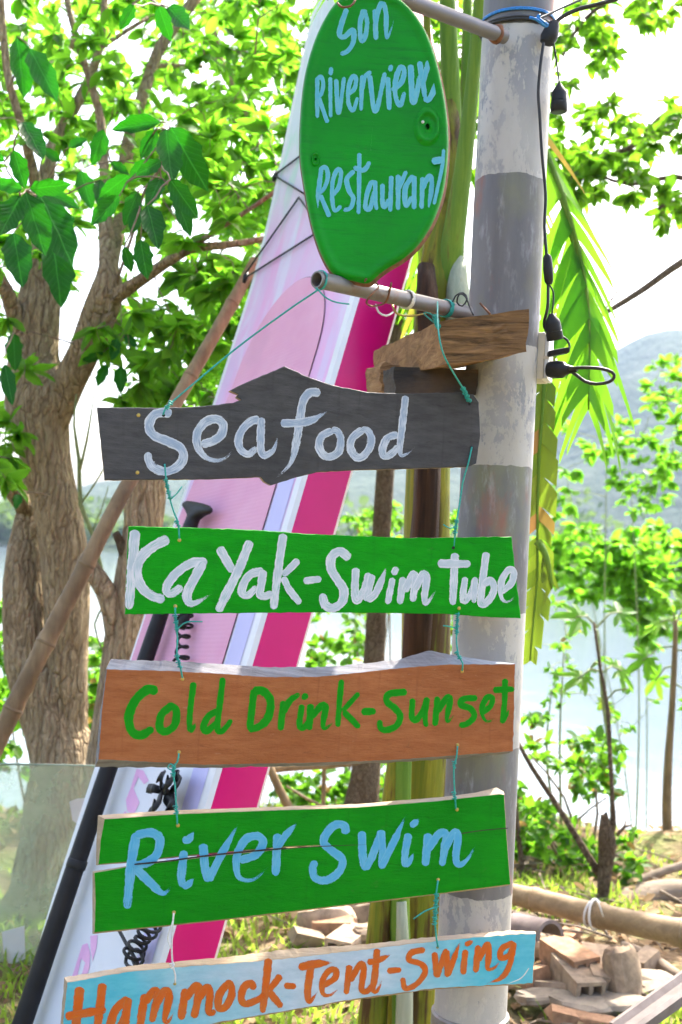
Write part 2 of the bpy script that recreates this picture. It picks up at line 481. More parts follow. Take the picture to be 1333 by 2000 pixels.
# deck colours of the paddle board: local X across, Y along, Z out of the deck
def m_deck():
    k = NM('sup_deck_print')
    tx = k.new('TexCoord'); sp = k.new('SeparateXYZ'); lk(k.nt, tx.outputs['Object'], sp.inputs[0])
    y = sp.outputs[1]
    n = k.noise(2.2, 4, k.coord((2.4, .55, 1)), .6, 1.2)
    n2 = k.noise(3.1, 4, k.coord((2.6, .45, 1)), .6, 1.0)
    yy = k.math('ADD', k.math('MULTIPLY', y, 1 / 3.3), k.math('MULTIPLY', k.math('ADD', n, -.5), .05))
    base = k.ramp(yy, [(.0, (.68, .69, .73)), (.36, (.68, .69, .74)), (.46, (.60, .55, .75)), (.70, (.70, .46, .68)), (.82, (.70, .50, .68)), (.93, (.62, .68, .70))])
    pk = k.mix(k.ramp(n2, [(.45, 0), (.62, 1)]), base, (.78, .36, .62))
    pk = k.mix(k.ramp(n, [(.55, 0), (.68, .8)]), pk, (.70, .70, .80))
    fade = k.ramp(yy, [(.36, 0), (.60, .9), (.84, .7), (.93, .1)])
    col = k.mix(fade, base, pk)
    gr = k.math('MULTIPLY', k.ramp(yy, [(.80, 0), (.88, 1)]), k.ramp(n2, [(.50, 0), (.60, .7)]))
    col = k.mix(gr, col, (.40, .68, .52))
    col = k.mix(k.ramp(k.noise(7, 8, k.coord((1, .4, 1)), .8), [(.60, 0), (.70, .35)]), col, (.42, .38, .40))
    return k.done(col, k.ramp(n2, [(.3, .25), (.7, .45)]), .4)
M_DECK = m_deck()
def m_pad():
    k = NM('sup_pad_foam')
    wv = k.new('TexWave'); wv.wave_type = 'BANDS'; wv.bands_direction = 'Y'; wv.inputs['Scale'].default_value = 26; wv.inputs['Distortion'].default_value = .6
    lk(k.nt, k.coord(), wv.inputs[0])
    n = k.noise(5, 5)
    col = k.mix(k.ramp(n, [(.3, 0), (.7, 1)]), (.70, .33, .47), (.74, .40, .53))
    col = k.mix(k.math('MULTIPLY', wv.outputs[1], .04), col, (.45, .17, .35))
    col = k.mix(k.ramp(k.noise(3, 4), [(.56, 0), (.72, .3)]), col, (.52, .33, .42))
    k.bump(wv.outputs[1], .06, .003)
    return k.done(col, .75, .2)
M_PAD = m_pad()
M_LAV = plain('sup_stripe_lavender', (.50, .47, .74), .35, .05, 6, bump=0)
M_RAIL = plain('sup_rail_magenta', (.60, .001, .165), .30, .05, 5, spec=.35, bump=.02)
M_PIPING = plain('sup_piping_white', (.72, .72, .74), .4, .05, 12, bump=0)
M_SEAM = plain('sup_rail_seam', (.66, .55, .58), .5, .1, 12, bump=0)
M_PINK = plain('sup_letter_pink', (.72, .38, .62), .35, .08, 8, bump=0)

def strokepaint(name, c_mid, c_edge, thin=None, rough=.45, gap=None):
    k = NM(name)
    tx = k.new('TexCoord'); sp = k.new('SeparateXYZ'); lk(k.nt, tx.outputs['UV'], sp.inputs[0])
    mp = k.new('Mapping'); lk(k.nt, tx.outputs['UV'], mp.inputs[0]); mp.inputs['Scale'].default_value = (.55, 4.5, 1)
    n = k.new('TexNoise'); n.inputs['Scale'].default_value = 1.6; n.inputs['Detail'].default_value = 6; lk(k.nt, mp.outputs[0], n.inputs['Vector'])
    mp2 = k.new('Mapping'); lk(k.nt, tx.outputs['Object'], mp2.inputs[0])
    big = k.new('TexNoise'); big.inputs['Scale'].default_value = 22; big.inputs['Detail'].default_value = 3; lk(k.nt, mp2.outputs[0], big.inputs['Vector'])
    e = k.ramp(k.math('ABSOLUTE', sp.outputs[1]), [(.55, 0), (.92, 1)])
    f = k.math('MAXIMUM', k.math('MULTIPLY', e, k.ramp(big.outputs[0], [(.3, .5), (.5, 1)])), k.ramp(k.math('ADD', k.math('MULTIPLY', n.outputs[0], .55), k.math('MULTIPLY', big.outputs[0], .45)), [(.47, 0), (.60, .75)]))
    col = k.mix(f, c_mid, c_edge)
    if thin is not None:
        th = k.math('MULTIPLY', k.ramp(n.outputs[0], [(.30, 1), (.46, 0)]), k.ramp(big.outputs[0], [(.42, .15), (.6, 1)]))
        col = k.mix(th, col, thin)
    k.bump(k.math('ADD', n.outputs[0], k.math('MULTIPLY', e, .6)), .12, .002)
    at = k.new('Attribute'); at.attribute_name = 'tint'
    fn = k.new('TexNoise'); fn.inputs['Scale'].default_value = 420; fn.inputs['Detail'].default_value = 4; lk(k.nt, mp2.outputs[0], fn.inputs['Vector'])
    dry = k.math('ADD', k.math('MULTIPLY', at.outputs['Fac'], .62), k.math('MULTIPLY', k.ramp(k.math('ABSOLUTE', sp.outputs[1]), [(.70, 0), (1, 1)]), .40))
    src = k.math('ADD', k.math('MULTIPLY', n.outputs[0], .65), k.math('MULTIPLY', fn.outputs[0], .35))
    al = k.ramp(k.math('SUBTRACT', src, k.math('MULTIPLY', dry, .78)), [(.15, 0), (.20, 1)])
    k.put(k.b.inputs['Alpha'], al)
    return k.done(col, rough, .15)
M_SWHITE = strokepaint('brush_white_on_grey', (.28, .35, .47), (.64, .66, .70), (.13, .17, .23))
M_SWHITE2 = strokepaint('brush_white_on_green', (.42, .48, .55), (.68, .66, .71), (.16, .42, .34))
M_SGREEN = strokepaint('brush_green', (.0, .22, .003), (.006, .27, .005), (.01, .2, .01))
M_SBLUE = strokepaint('brush_sky_blue', (.075, .33, .55), (.15, .40, .56), (.06, .36, .42))
M_SBLUE2 = strokepaint('brush_sky_blue_fish', (.085, .38, .50), (.17, .44, .52), (.05, .36, .55))
M_SORANGE = strokepaint('brush_orange', (.55, .10, .010), (.46, .13, .04), (.54, .20, .010))
def m_fish():
    k = NM('fish_paint')
    n = k.noise(26, 5); b = k.noise(4, 4)
    br = k.noise(2.4, 7, k.coord((4, 4, 42)), .7, .4)
    c = k.mix(k.ramp(b, [(.35, 0), (.7, 1)]), (.0, .18, .003), (.0, .27, .006))
    c = k.mix(k.ramp(br, [(.32, .6), (.5, 0)]), c, (.0, .13, .004))
    c = k.mix(k.ramp(k.noise(9, 8, None, .8), [(.60, 0), (.72, .45)]), c, (.05, .12, .02))
    c = k.mix(k.ramp(k.noise(30, 6, None, .8), [(.74, 0), (.77, .9)]), c, (.50, .50, .16))
    k.bump(k.math('ADD', n, br), .3, .004)
    return k.done(c, k.ramp(br, [(.3, .30), (.7, .55)]), .2)
M_FISH = m_fish()

def m_glass():
    k = NM('glass_dust_reflection')
    tr = k.new('BsdfTransparent'); tr.inputs[0].default_value = (.86, .92, .88, 1)
    gl = k.new('BsdfGlossy'); gl.inputs['Roughness'].default_value = .04
    df = k.new('BsdfDiffuse'); k.put(df.inputs[0], (.66, .74, .58))  # pale dust layer, whitened to stand in for the reflection on the pane
    tl = k.new('BsdfTranslucent'); k.put(tl.inputs[0], (.66, .74, .58))
    ad = k.new('MixShader'); ad.inputs[0].default_value = .5
    lk(k.nt, df.outputs[0], ad.inputs[1]); lk(k.nt, tl.outputs[0], ad.inputs[2])
    fr = k.new('Fresnel'); fr.inputs[0].default_value = 1.5
    m1 = k.new('MixShader'); lk(k.nt, fr.outputs[0], m1.inputs[0]); lk(k.nt, tr.outputs[0], m1.inputs[1]); lk(k.nt, gl.outputs[0], m1.inputs[2])
    m2 = k.new('MixShader'); k.put(m2.inputs[0], k.ramp(k.noise(3.2, 6, None, .65), [(.35, .20), (.7, .42)]))
    lk(k.nt, m1.outputs[0], m2.inputs[1]); lk(k.nt, ad.outputs[0], m2.inputs[2])
    lk(k.nt, m2.outputs[0], k.out.inputs[0])
    return k.m
M_GLASS = m_glass()
M_GEDGE = plain('glass_edge_green', (.20, .27, .21), .2, .1, 10, bump=0)
def m_banstem(name, g, y, br, lv):
    k = NM(name)
    f = k.noise(2.2, 7, k.coord((16, 16, .8)), .65, .3)
    b = k.noise(2.6, 4, k.coord((3, 3, .9)))
    c = k.mix(k.ramp(f, [(.35, 0), (.65, 1)]), g, y)
    c = k.mix(k.ramp(k.math('ADD', k.math('MULTIPLY', f, .5), k.math('MULTIPLY', b, .5)), [(lv, 0), (lv + .06, .92)]), c, br)
    k.bump(f, .6, .01)
    return k.done(c, .55, .15)
M_BSTEM = m_banstem('banana_sheath', (.085, .13, .012), (.25, .22, .02), (.05, .022, .012), .50)
M_BSTEMD = m_banstem('banana_sheath_dried', (.014, .006, .003), (.060, .026, .010), (.17, .085, .035), .60)
M_BSTEMG = m_banstem('banana_petiole', (.06, .15, .015), (.15, .24, .03), (.10, .07, .02), .62)
M_BSTEMP = m_banstem('banana_sheath_pale', (.24, .28, .20), (.34, .36, .27), (.2, .18, .08), .60)

# ------------------------------------------------------------------ terrain, river, hills
def gh(x, y):
    x = np.asarray(x, dtype=float); y = np.asarray(y, dtype=float)
    lip = 6.3 + .35 * np.sin(x * .7 + 1) + .2 * np.sin(x * 1.9)
    s = np.clip((y - lip) / 5.2, 0, 1)
    z = -2.9 * (s * s * (3 - 2 * s) * .55 + s * .45)
    z = z + .035 * np.sin(x * 2.1 + y * 1.3) + .025 * np.sin(x * 4.3 - y * 3.1) + .012 * np.sin(x * 9.1 + y * 7.7)
    return z - np.clip(y - 12, 0, 30) * .12

def terrain():
    xs = np.concatenate([np.linspace(-900, -14, 14), np.linspace(-12, 12, 150), np.linspace(14, 900, 14)])
    ys = np.concatenate([np.linspace(-40, -2, 8), np.linspace(-1, 14, 110), np.array([18, 30, 60, 120, 230])])
    X, Y = np.meshgrid(xs, ys)
    Z = gh(X, Y) + rng.normal(0, .008, X.shape)
    nx, ny = len(xs), len(ys)
    V = np.stack([X, Y, Z], -1).reshape(-1, 3)
    i = np.arange(nx * ny).reshape(ny, nx)
    Fq = np.stack([i[:-1, :-1], i[:-1, 1:], i[1:, 1:], i[1:, :-1]], -1).reshape(-1, 4)
    props(mesh_np('ground', V, Fq, M_GROUND), kind='structure')
    V = [(-900, 9, -2), (900, 9, -2), (900, 420, -2), (-900, 420, -2)]
    props(mesh_np('river', V, [(0, 1, 2, 3)], M_WATER, smooth=False), kind='structure')
terrain()

YH = lambda x: 1068 + (x - 666) * .0524
def hills(name, prof, y0, depth, base, seed):
    r2 = np.random.default_rng(seed)
    px = np.array([p[0] for p in prof], float); hy = np.array([(YH(p[0]) - p[1]) / F * y0 + 1.5 for p in prof])
    X = (px - 666) / F * y0
    xs = np.linspace(X[0], X[-1], 170); ys = np.linspace(-1, 1, 34)
    ph = r2.uniform(0, 6.28, (14, 2)); fr = r2.uniform(.004, .05, (14, 2)) * 700 / y0 * .9
    XX, TT = np.meshgrid(xs, ys)
    YY = y0 + TT * depth
    H = np.interp(XX, X, hy)
    nz = sum(np.sin(XX * fr[i, 0] * 2 + ph[i, 0]) * np.sin(YY * fr[i, 1] * 2 + ph[i, 1]) / (1 + i * .45) for i in range(14))
    ridge = np.clip(1 - np.abs(TT) ** 1.5, 0, 1)
    Z = base + (H - base) * ridge * (1 + .05 * nz * np.clip(np.abs(TT) * 4 + .15, 0, 1)) + nz * .014 * H
    i = np.arange(XX.size).reshape(XX.shape)
    Fq = np.stack([i[:-1, :-1], i[:-1, 1:], i[1:, 1:], i[1:, :-1]], -1).reshape(-1, 4)
    props(mesh_np(name, np.stack([XX, YY, Z], -1).reshape(-1, 3), Fq, M_HILL), kind='structure')
hills('hills', [(-900, 930), (-500, 960), (-200, 985), (20, 1000), (120, 990), (200, 965), (260, 945), (330, 935), (420, 915), (600, 905), (720, 890), (850, 850),
                (1000, 800), (1060, 760), (1120, 725), (1180, 690), (1220, 665), (1262, 650), (1300, 662), (1340, 672), (1420, 690), (1560, 740), (1800, 820), (2300, 900)], 760, 330, -4, 3)
# far bank
def far_bank():
    xs = np.linspace(-420, 480, 60); ys = np.array([225, 232, 245, 300, 440])
    X, Y = np.meshgrid(xs, ys)
    Z = np.interp(Y, [225, 232, 245, 300, 440], [-2.6, -1.4, 0, 2, -6]) + .4 * np.sin(X * .11)
    i = np.arange(X.size).reshape(X.shape)
    Fq = np.stack([i[:-1, :-1], i[:-1, 1:], i[1:, 1:], i[1:, :-1]], -1).reshape(-1, 4)
    props(mesh_np('far_riverbank', np.stack([X, Y, Z], -1).reshape(-1, 3), Fq, M_HILL), kind='structure')
far_bank()

# ------------------------------------------------------------------ foliage tools
def unit(a): return a / np.maximum(np.linalg.norm(a, axis=-1, keepdims=True), 1e-9)

LT = np.array([(0, 0, 0), (-.36, .28, .05), (0, .30, -.03), (.36, .28, .05), (-.40, .62, .03), (0, .64, -.05), (.40, .62, .03), (-.2, .87, -.03), (.2, .87, -.03), (0, 1.0, -.14)])
LF = np.array([(0, 2, 1), (0, 3, 2), (1, 2, 5), (1, 5, 4), (2, 3, 6), (2, 6, 5), (4, 5, 7), (5, 6, 8), (5, 8, 9), (5, 9, 7)])

def leaves_np(base, direc, length, width, up=None, roll=.7):
    """arrays of leaf faces: base points, direction, length, width ratio"""
    n = len(base)
    d = unit(direc)
    u0 = np.tile(np.array([0, 0, 1.0]), (n, 1)) if up is None else up
    u0 = u0 + rng.normal(0, roll, (n, 3))
    sdv = unit(np.cross(d, u0)); nn = np.cross(sdv, d)
    L = np.asarray(length)[:, None, None]
    V = base[:, None, :] + L * (LT[None, :, 0:1] * np.asarray(width)[:, None, None] * sdv[:, None, :] + LT[None, :, 1:2] * d[:, None, :] + LT[None, :, 2:3] * nn[:, None, :])
    Fa = LF[None] + (np.arange(n) * len(LT))[:, None, None]
    t = np.repeat(rng.random(n), len(LT))
    return V.reshape(-1, 3), Fa.reshape(-1, 3), t

def blob_pts(blobs):
    """blobs: (px, py, rx, ry, d0, d1, count) -> points spread through the volume"""
    out = []
    for (x, y, rx, ry, d0, d1, c) in blobs:
        k = 0
        while k < c:
            a, b = random.uniform(-1, 1), random.uniform(-1, 1)
            if a * a + b * b > 1: continue
            out.append(P(x + a * rx, y + b * ry, random.uniform(d0, d1))); k += 1
    return out

def grow(mb, anchors, targets, r0=.006, r1=.0018, sag=.12, mi=0, n=5):
    """twigs from the nearest limb point to each target; returns (tip, direction, start)"""
    A = np.array([tuple(a) for a in anchors])
    T = [Vector(t) for t in targets]
    dist = [np.min(np.linalg.norm(A - np.array(t), axis=1)) for t in T]
    order = np.argsort(dist)
    tips = []
    for oi in order:
        t = T[oi]
        dd = np.linalg.norm(A - np.array(t), axis=1)
        a = Vector(A[int(np.argmin(dd))])
        L = (t - a).length
        if L < .02: continue
        m1 = a.lerp(t, .35) + Vector((random.uniform(-1, 1), random.uniform(-1, 1), random.uniform(-.2, 1))) * L * sag
        m2 = a.lerp(t, .7) + Vector((random.uniform(-1, 1), random.uniform(-1, 1), random.uniform(-.2, 1))) * L * sag
        ra = min(r0, r1 + L * .006)
        mb.tube([a, m1, m2, t], [ra, ra * .8, (ra + r1) * .45, r1 * .7], n, mi, cap=False)
        A = np.vstack([A, np.array([m1, m2, t])])
        tips.append((t, (t - m2).normalized(), m2))
    return tips

def leaf_cloud(tips, per, length, width=.9, droop=.35, spread=1.0, lv=.3, along=.6):
    base = []; di = []
    for (t, d, m) in tips:
        k = max(2, int(random.gauss(per, per * .25)))
        for _ in range(k):
            f = random.random() ** 1.6 * along
            base.append(t.lerp(m, f))
            v = d * .8 + Vector((random.gauss(0, spread), random.gauss(0, spread), random.gauss(0, spread * .6) - droop))
            di.append(v)
    base = np.array([tuple(b) for b in base]); di = np.array([tuple(b) for b in di])
    ln = length * np.clip(rng.normal(1, lv, len(base)), .45, 1.6)
    wd = width * rng.uniform(.75, 1.15, len(base))
    return leaves_np(base, di, ln, wd)

def limb(mb, pts, n=12, jit=.05, seed=1, step=.07, mi=0, flare=False):
    """pts: (px, py, depth, width in px)"""
    q = [(*P(x, y, d), wd * .5 * d / F) for (x, y, d, wd) in pts]
    s = spline(q, step)
    V = [Vector(p[:3]) for p in s]; rr = [max(.002, p[3]) for p in s]
    mb.tube(V, rr, n, mi, True, jit, seed)
    return V

def to_ground(x, y, d):
    """the ground point straight under a pixel's point"""
    p = P(x, y, d)
    return Vector((p.x, p.y, float(gh(p.x, p.y))))

def tree(name, label, cat, limbs, blobs, leafm, twigm, barkm, per, length, width=.9, droop=.35, r0=.008, group=None, foot=None, jit=.05, n=12, crown='crown', spread=1.0):
    mb = MB(); anchors = []
    for k, l in enumerate(limbs):
        anchors += limb(mb, l, n, jit, k + 11)[2:]
    root = empty(name, foot if foot is not None else anchors[0], label, cat, group)
    mb.build('trunk', barkm, root)
    tw = MB()
    tips = grow(tw, anchors, blob_pts(blobs), r0)
    V, Fa, t = leaf_cloud(tips, per, length, width, droop, spread)
    tw.build('twigs', twigm, root)['kind'] = 'stuff'
    o = mesh_np(crown, V, Fa, leafm, root, t, loc=Vector(V.mean(0)))
    o['kind'] = 'stuff'
    return root, anchors, tips

# ------------------------------------------------------------------ far trees across the river
def far_trees():
    B = []; D = []
    for k in range(230):
        cx = random.uniform(-260, 300); cy = random.uniform(230, 262)
        h = random.uniform(5, 10) * (1 + .45 * math.sin(cx * .045) + .25 * math.sin(cx * .13 + 2))
        if cx > 30: h *= 1.25
        rr = h * random.uniform(.3, .5)
        for j in range(46):
            v = unit(rng.normal(0, 1, 3)) * rng.random() ** .4
            B.append((cx + v[0] * rr, cy + v[1] * rr, h * .55 + v[2] * h * .5))
            D.append(v + np.array([0, 0, -.3]))
    B = np.array(B); D = np.array(D)
    V, Fa, t = leaves_np(B, D, rng.uniform(1.1, 2.6, len(B)), rng.uniform(.8, 1.2, len(B)))
    o = mesh_np('far_trees', V, Fa, M_FAR, None, t, loc=(0, 245, 0))
    props(o, 'hazy band of dark green woodland along the far bank of the river', 'woodland', kind='stuff')
far_trees()
# ------------------------------------------------------------------ big tree on the left
def wavy_leaf_mesh(name, mat, seed, nrow=9):
    r2 = random.Random(seed)
    V = []; Fs = []
    V.append((0, 0, 0))
    bend = r2.uniform(-.10, .22); fold = r2.uniform(.10, .26)
    for i in range(1, nrow):
        t = i / nrow
        hw = .5 * (math.sin(math.pi * min(1, t ** .82)) ** .75) * (1 + .10 * math.sin(i * 2.4 + seed) + r2.uniform(-.07, .07))
        z = -bend * t * t + .015 * math.sin(i * 1.9 + seed)
        V += [(-hw, t + r2.uniform(-.015, .015), z + hw * fold), (-hw * .5, t, z + hw * fold * .35 + r2.uniform(-.012, .012)), (r2.uniform(-.01, .01), t, z),
              (hw * .5, t, z + hw * fold * .35 + r2.uniform(-.012, .012)), (hw, t + r2.uniform(-.015, .015), z + hw * fold)]
    tip = len(V); V.append((0, 1.0, -bend))
    for k in range(4): Fs.append((0, 2 + k, 1 + k))
    for i in range(nrow - 2):
        a = 1 + i * 5; b = a + 5
        for k in range(4):
            Fs.append((a + k, a + k + 1, b + k + 1)); Fs.append((a + k, b + k + 1, b + k))
    a = 1 + (nrow - 2) * 5
    for k in range(4): Fs.append((a + k, a + k + 1, tip))
    return mesh_np(name, V, Fs, mat, link=False)

def place_leaf(me, par, b, t, wd, roll=0.0, name='leaf'):
    """b, t world points of stalk end and tip, wd world width"""
    Y = t - b; L = Y.length; Y.normalize()
    view = (CAM - b).normalized()
    X = Y.cross(view).normalized()
    X = Matrix.Rotation(roll, 3, Y) @ X
    Z = X.cross(Y)
    o = bpy.data.objects.new(name, me)
    COL.objects.link(o)
    m = Matrix((X * wd, Y * L, Z * L * .9)).transposed().to_4x4()
    m.translation = b - pworld(par)
    parent(o, par)
    o.matrix_basis = m
    return o

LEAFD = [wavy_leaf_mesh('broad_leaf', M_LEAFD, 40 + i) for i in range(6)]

def big_tree():
    L = [
        [(100, 1790, 4.55, 235), (104, 1740, 4.55, 175), (112, 1620, 4.58, 140), (122, 1490, 4.6, 122), (95, 1390, 4.62, 108), (60, 1290, 4.62, 96), (48, 1175, 4.62, 82), (52, 1070, 4.65, 68), (60, 985, 4.72, 46), (60, 900, 4.85, 34)],
        [(128, 1560, 4.66, 70), (138, 1420, 4.62, 66), (132, 1290, 4.58, 76), (128, 1174, 4.56, 84), (124, 1056, 4.55, 92), (100, 937, 4.55, 92), (82, 840, 4.55, 106), (78, 780, 4.55, 118), (66, 700, 4.6, 92), (72, 620, 4.6, 84), (78, 560, 4.6, 74), (84, 460, 4.65, 52), (88, 380, 4.65, 34), (104, 290, 4.7, 26), (165, 175, 4.75, 20), (195, 95, 4.8, 15), (207, -20, 4.85, 12)],
        [(98, 830, 4.55, 70), (132, 755, 4.5, 62), (168, 680, 4.42, 62), (192, 620, 4.38, 70), (208, 570, 4.35, 64), (212, 520, 4.36, 38), (207, 450, 4.4, 28), (205, 350, 4.45, 20), (198, 240, 4.5, 18), (180, 170, 4.5, 15), (140, 40, 4.55, 11), (120, -60, 4.6, 9)],
        [(205, 590, 4.35, 40), (240, 570, 4.3, 27), (300, 530, 4.2, 21), (370, 487, 4.15, 17), (430, 480, 4.1, 15), (520, 466, 4.1, 12), (600, 430, 4.1, 9)],
        [(360, 492, 4.15, 13), (440, 440, 4.05, 9), (530, 380, 4.0, 8), (590, 330, 3.95, 6)],
        [(214, 530, 4.38, 30), (236, 420, 4.7, 26), (250, 285, 4.95, 25), (282, 180, 5.05, 23), (312, 95, 5.1, 22), (350, 40, 5.15, 22), (395, -20, 5.2, 20)],
        [(50, 690, 4.6, 50), (25, 600, 4.5, 32), (0, 545, 4.4, 26), (-60, 480, 4.3, 20)],
        [(84, 420, 4.65, 26), (45, 250, 4.5, 17), (20, 170, 4.5, 16), (6, 60, 4.5, 14), (0, -40, 4.5, 12)],
        [(56, 1000, 4.68, 40), (20, 950, 4.6, 36), (-20, 910, 4.5, 30), (-80, 860, 4.4, 22)],
        [(195, 95, 4.8, 9), (240, 65, 4.85, 8), (290, 35, 4.9, 7)],
        [(140, 95, 4.7, 8), (150, 55, 4.7, 8), (170, 0, 4.7, 7)],
        [(395, 130, 5.3, 8), (340, 128, 5.2, 9), (290, 130, 5.05, 10)],
        [(530, 300, 5.2, 8), (470, 200, 5.3, 12), (430, 120, 5.4, 16), (410, 40, 5.5, 18)],
    ]
    blobs = [
        (280, 110, 300, 190, 4.4, 6.4, 150), (480, 200, 130, 200, 4.3, 6.2, 90), (110, 260, 220, 200, 4.4, 6.2, 62), (460, 330, 110, 120, 4.0, 5.6, 40),
        (330, 400, 150, 120, 4.0, 5.4, 34), (430, 590, 110, 90, 4.0, 5.2, 60), (300, 650, 120, 60, 4.0, 5.0, 30), (330, 765, 110, 40, 4.1, 5.2, 34), (420, 700, 60, 70, 4.2, 5.6, 26),
        (30, 560, 70, 180, 4.0, 5.0, 14), (10, 860, 40, 80, 4.0, 4.6, 8), (590, 60, 70, 110, 5.0, 6.4, 28), (300, -150, 420, 120, 4.0, 6.4, 60), (160, 540, 120, 120, 4.6, 5.8, 12),
        (300, 200, 320, 260, 6.2, 7.6, 120), (430, 480, 130, 150, 5.8, 7.2, 40), (60, 480, 120, 120, 6, 7, 14),
        (-150, 250, 150, 350, 4.0, 6.0, 50), (-100, 760, 90, 160, 4.0, 5.2, 14),
    ]
    root, anchors, tips = tree('broadleaf_tree', 'big tan barked tree with forked trunk and large leaves on the left', 'tree', L, blobs, M_LEAFY, M_TWIG, M_BARK, 11, .078, .56, .25, .009, foot=to_ground(100, 1750, 4.55), jit=.09, n=44)
    # the nearest leaves, one by one (coordinates measured in a x2.22 enlargement of the top left corner)
    N = [(75, 160, 110, 425, 125), (130, 210, 250, 440, 95), (690, 25, 740, 180, 120), (730, 30, 830, 140, 90), (580, 20, 520, 130, 70), (60, 650, 110, 820, 110), (450, 560, 400, 720, 95),
         (680, 560, 610, 690, 95), (740, 550, 900, 830, 185), (720, 560, 745, 800, 110), (100, 530, 190, 690, 90), (350, 740, 400, 910, 95), (440, 780, 425, 890, 80), (110, 830, 200, 1110, 150),
         (170, 840, 320, 1140, 160), (90, 850, -5, 1030, 100), (100, 820, -30, 790, 60), (60, 1010, 100, 1250, 140), (230, 1050, 270, 1333, 135), (130, 820, 310, 800, 70), (170, 820, 350, 900, 60),
         (520, 850, 400, 980, 100), (600, 830, 540, 980, 110), (700, 770, 640, 900, 120), (640, 890, 690, 1080, 130), (760, 840, 830, 1030, 70), (610, 1040, 640, 1210, 110), (540, 1070, 570, 1180, 80),
         (740, 780, 860, 950, 100), (640, 690, 560, 790, 90), (700, 530, 480, 560, 70), (560, 760, 430, 860, 90), (610, 900, 570, 1010, 90), (480, 700, 560, 760, 70), (700, 700, 590, 760, 80),
         (260, 700, 180, 640, 70), (300, 640, 380, 600, 60), (40, 880, -60, 960, 90), (20, 700, -50, 640, 90), (210, 880, 280, 1010, 80)]
    C = [(x / 2.2217, y / 2.2217, x2 / 2.2217, y2 / 2.2217, q / 2.2217) for (x, y, x2, y2, q) in N]
    C += [(x / 2.962, 600 + y / 2.962, x2 / 2.962, 600 + y2 / 2.962, q / 2.962) for (x, y, x2, y2, q) in
          [(80, 150, 90, 370, 110), (30, 330, 75, 570, 80), (700, 340, 700, 500, 90), (680, 180, 645, 310, 65), (600, 260, 460, 330, 50), (620, 330, 565, 470, 60), (1000, 90, 1070, 190, 60), (720, 160, 800, 230, 50), (110, 1080, 90, 1170, 70)]]
    mb = MB(); hub = {}
    bases = []
    for i, (x, y, x2, y2, q) in enumerate(C):
        d = 3.25 + .35 * math.sin(x * .02 + y * .013) + random.uniform(-.08, .08)
        if y > 600: d += .7
        b = P(x, y, d); t = P(x2, y2, d + random.uniform(-.05, .04))
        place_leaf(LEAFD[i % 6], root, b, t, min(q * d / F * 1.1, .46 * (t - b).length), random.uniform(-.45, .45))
        bases.append(b)
    anc = [a for a in anchors if a.x < .2]
    YL = [wavy_leaf_mesh('young_leaf', M_LEAFY, 60 + i, 6) for i in range(4)]
    near = sorted((t for t in tips if -0.2 < (t[0] - CAM).x / (t[0] - CAM).y + .12 and t[0].z < 3.6), key=lambda t: (t[0] - CAM).length)[:70]
    for k, (t, d, m) in enumerate(near):
        for q in range(3):
            v = (d + Vector((random.gauss(0, .9), random.gauss(0, .9), random.gauss(-.3, .5)))).normalized() * random.uniform(.07, .13)
            b = t.lerp(m, random.uniform(0, .4))
            place_leaf(YL[(k + q) % 4], root, b, b + v, random.uniform(.028, .055), random.uniform(-1, 1))
    A2 = [P(70, 440, 4.4), P(60, 400, 3.9), P(55, 372, 3.4), P(280, 380, 4.1), P(310, 330, 3.6), P(320, 252, 3.3), P(320, 15, 3.5), P(60, 90, 3.6)]
    mb.tube(vspline([P(84, 470, 4.62), A2[0], A2[1], A2[2]], .08), .006, 6)
    mb.tube(vspline([P(225, 560, 4.33), P(262, 450, 4.25), A2[3], A2[4], A2[5]], .08), .006, 6)
    mb.tube(vspline([P(195, 95, 4.8), P(270, 0, 4.2), A2[6]], .08), .005, 6)
    mb.tube(vspline([P(20, 170, 4.5), P(40, 120, 4.0), A2[7]], .08), .005, 6)
    grow(mb, A2 + anc, bases, .004, .0022, .06)
    mb.build('leaf_twigs', M_TWIG, root)['kind'] = 'stuff'
big_tree()

# cut trunk behind the charcoal board, with a side branch
def cut_trunk():
    mb = MB()
    limb(mb, [(205, 1700, 4.25, 130), (222, 1420, 4.25, 80), (238, 1260, 4.25, 72), (262, 1120, 4.25, 72), (280, 1030, 4.25, 76), (286, 930, 4.25, 80), (290, 850, 4.25, 78)], 40, .08, 5)
    root = empty('cut_tree', to_ground(205, 1650, 4.25), 'sawn off brown tree trunk behind the left end of the Seafood board', 'tree trunk')
    mb.build('trunk', M_BARK, root)
    mb = MB(); limb(mb, [(232, 1290, 4.24, 40), (222, 1200, 4.22, 44), (205, 1150, 4.2, 40), (178, 1110, 4.2, 34), (165, 1085, 4.22, 30)], 12, .06, 6)
    mb.build('side_branch', M_BARK, root)
    mb = MB(); limb(mb, [(250, 1100, 4.24, 26), (236, 1060, 4.2, 20), (226, 1042, 4.18, 16)], 8, .1, 7)
    mb.build('broken_stub', M_BARK2, root)
cut_trunk()

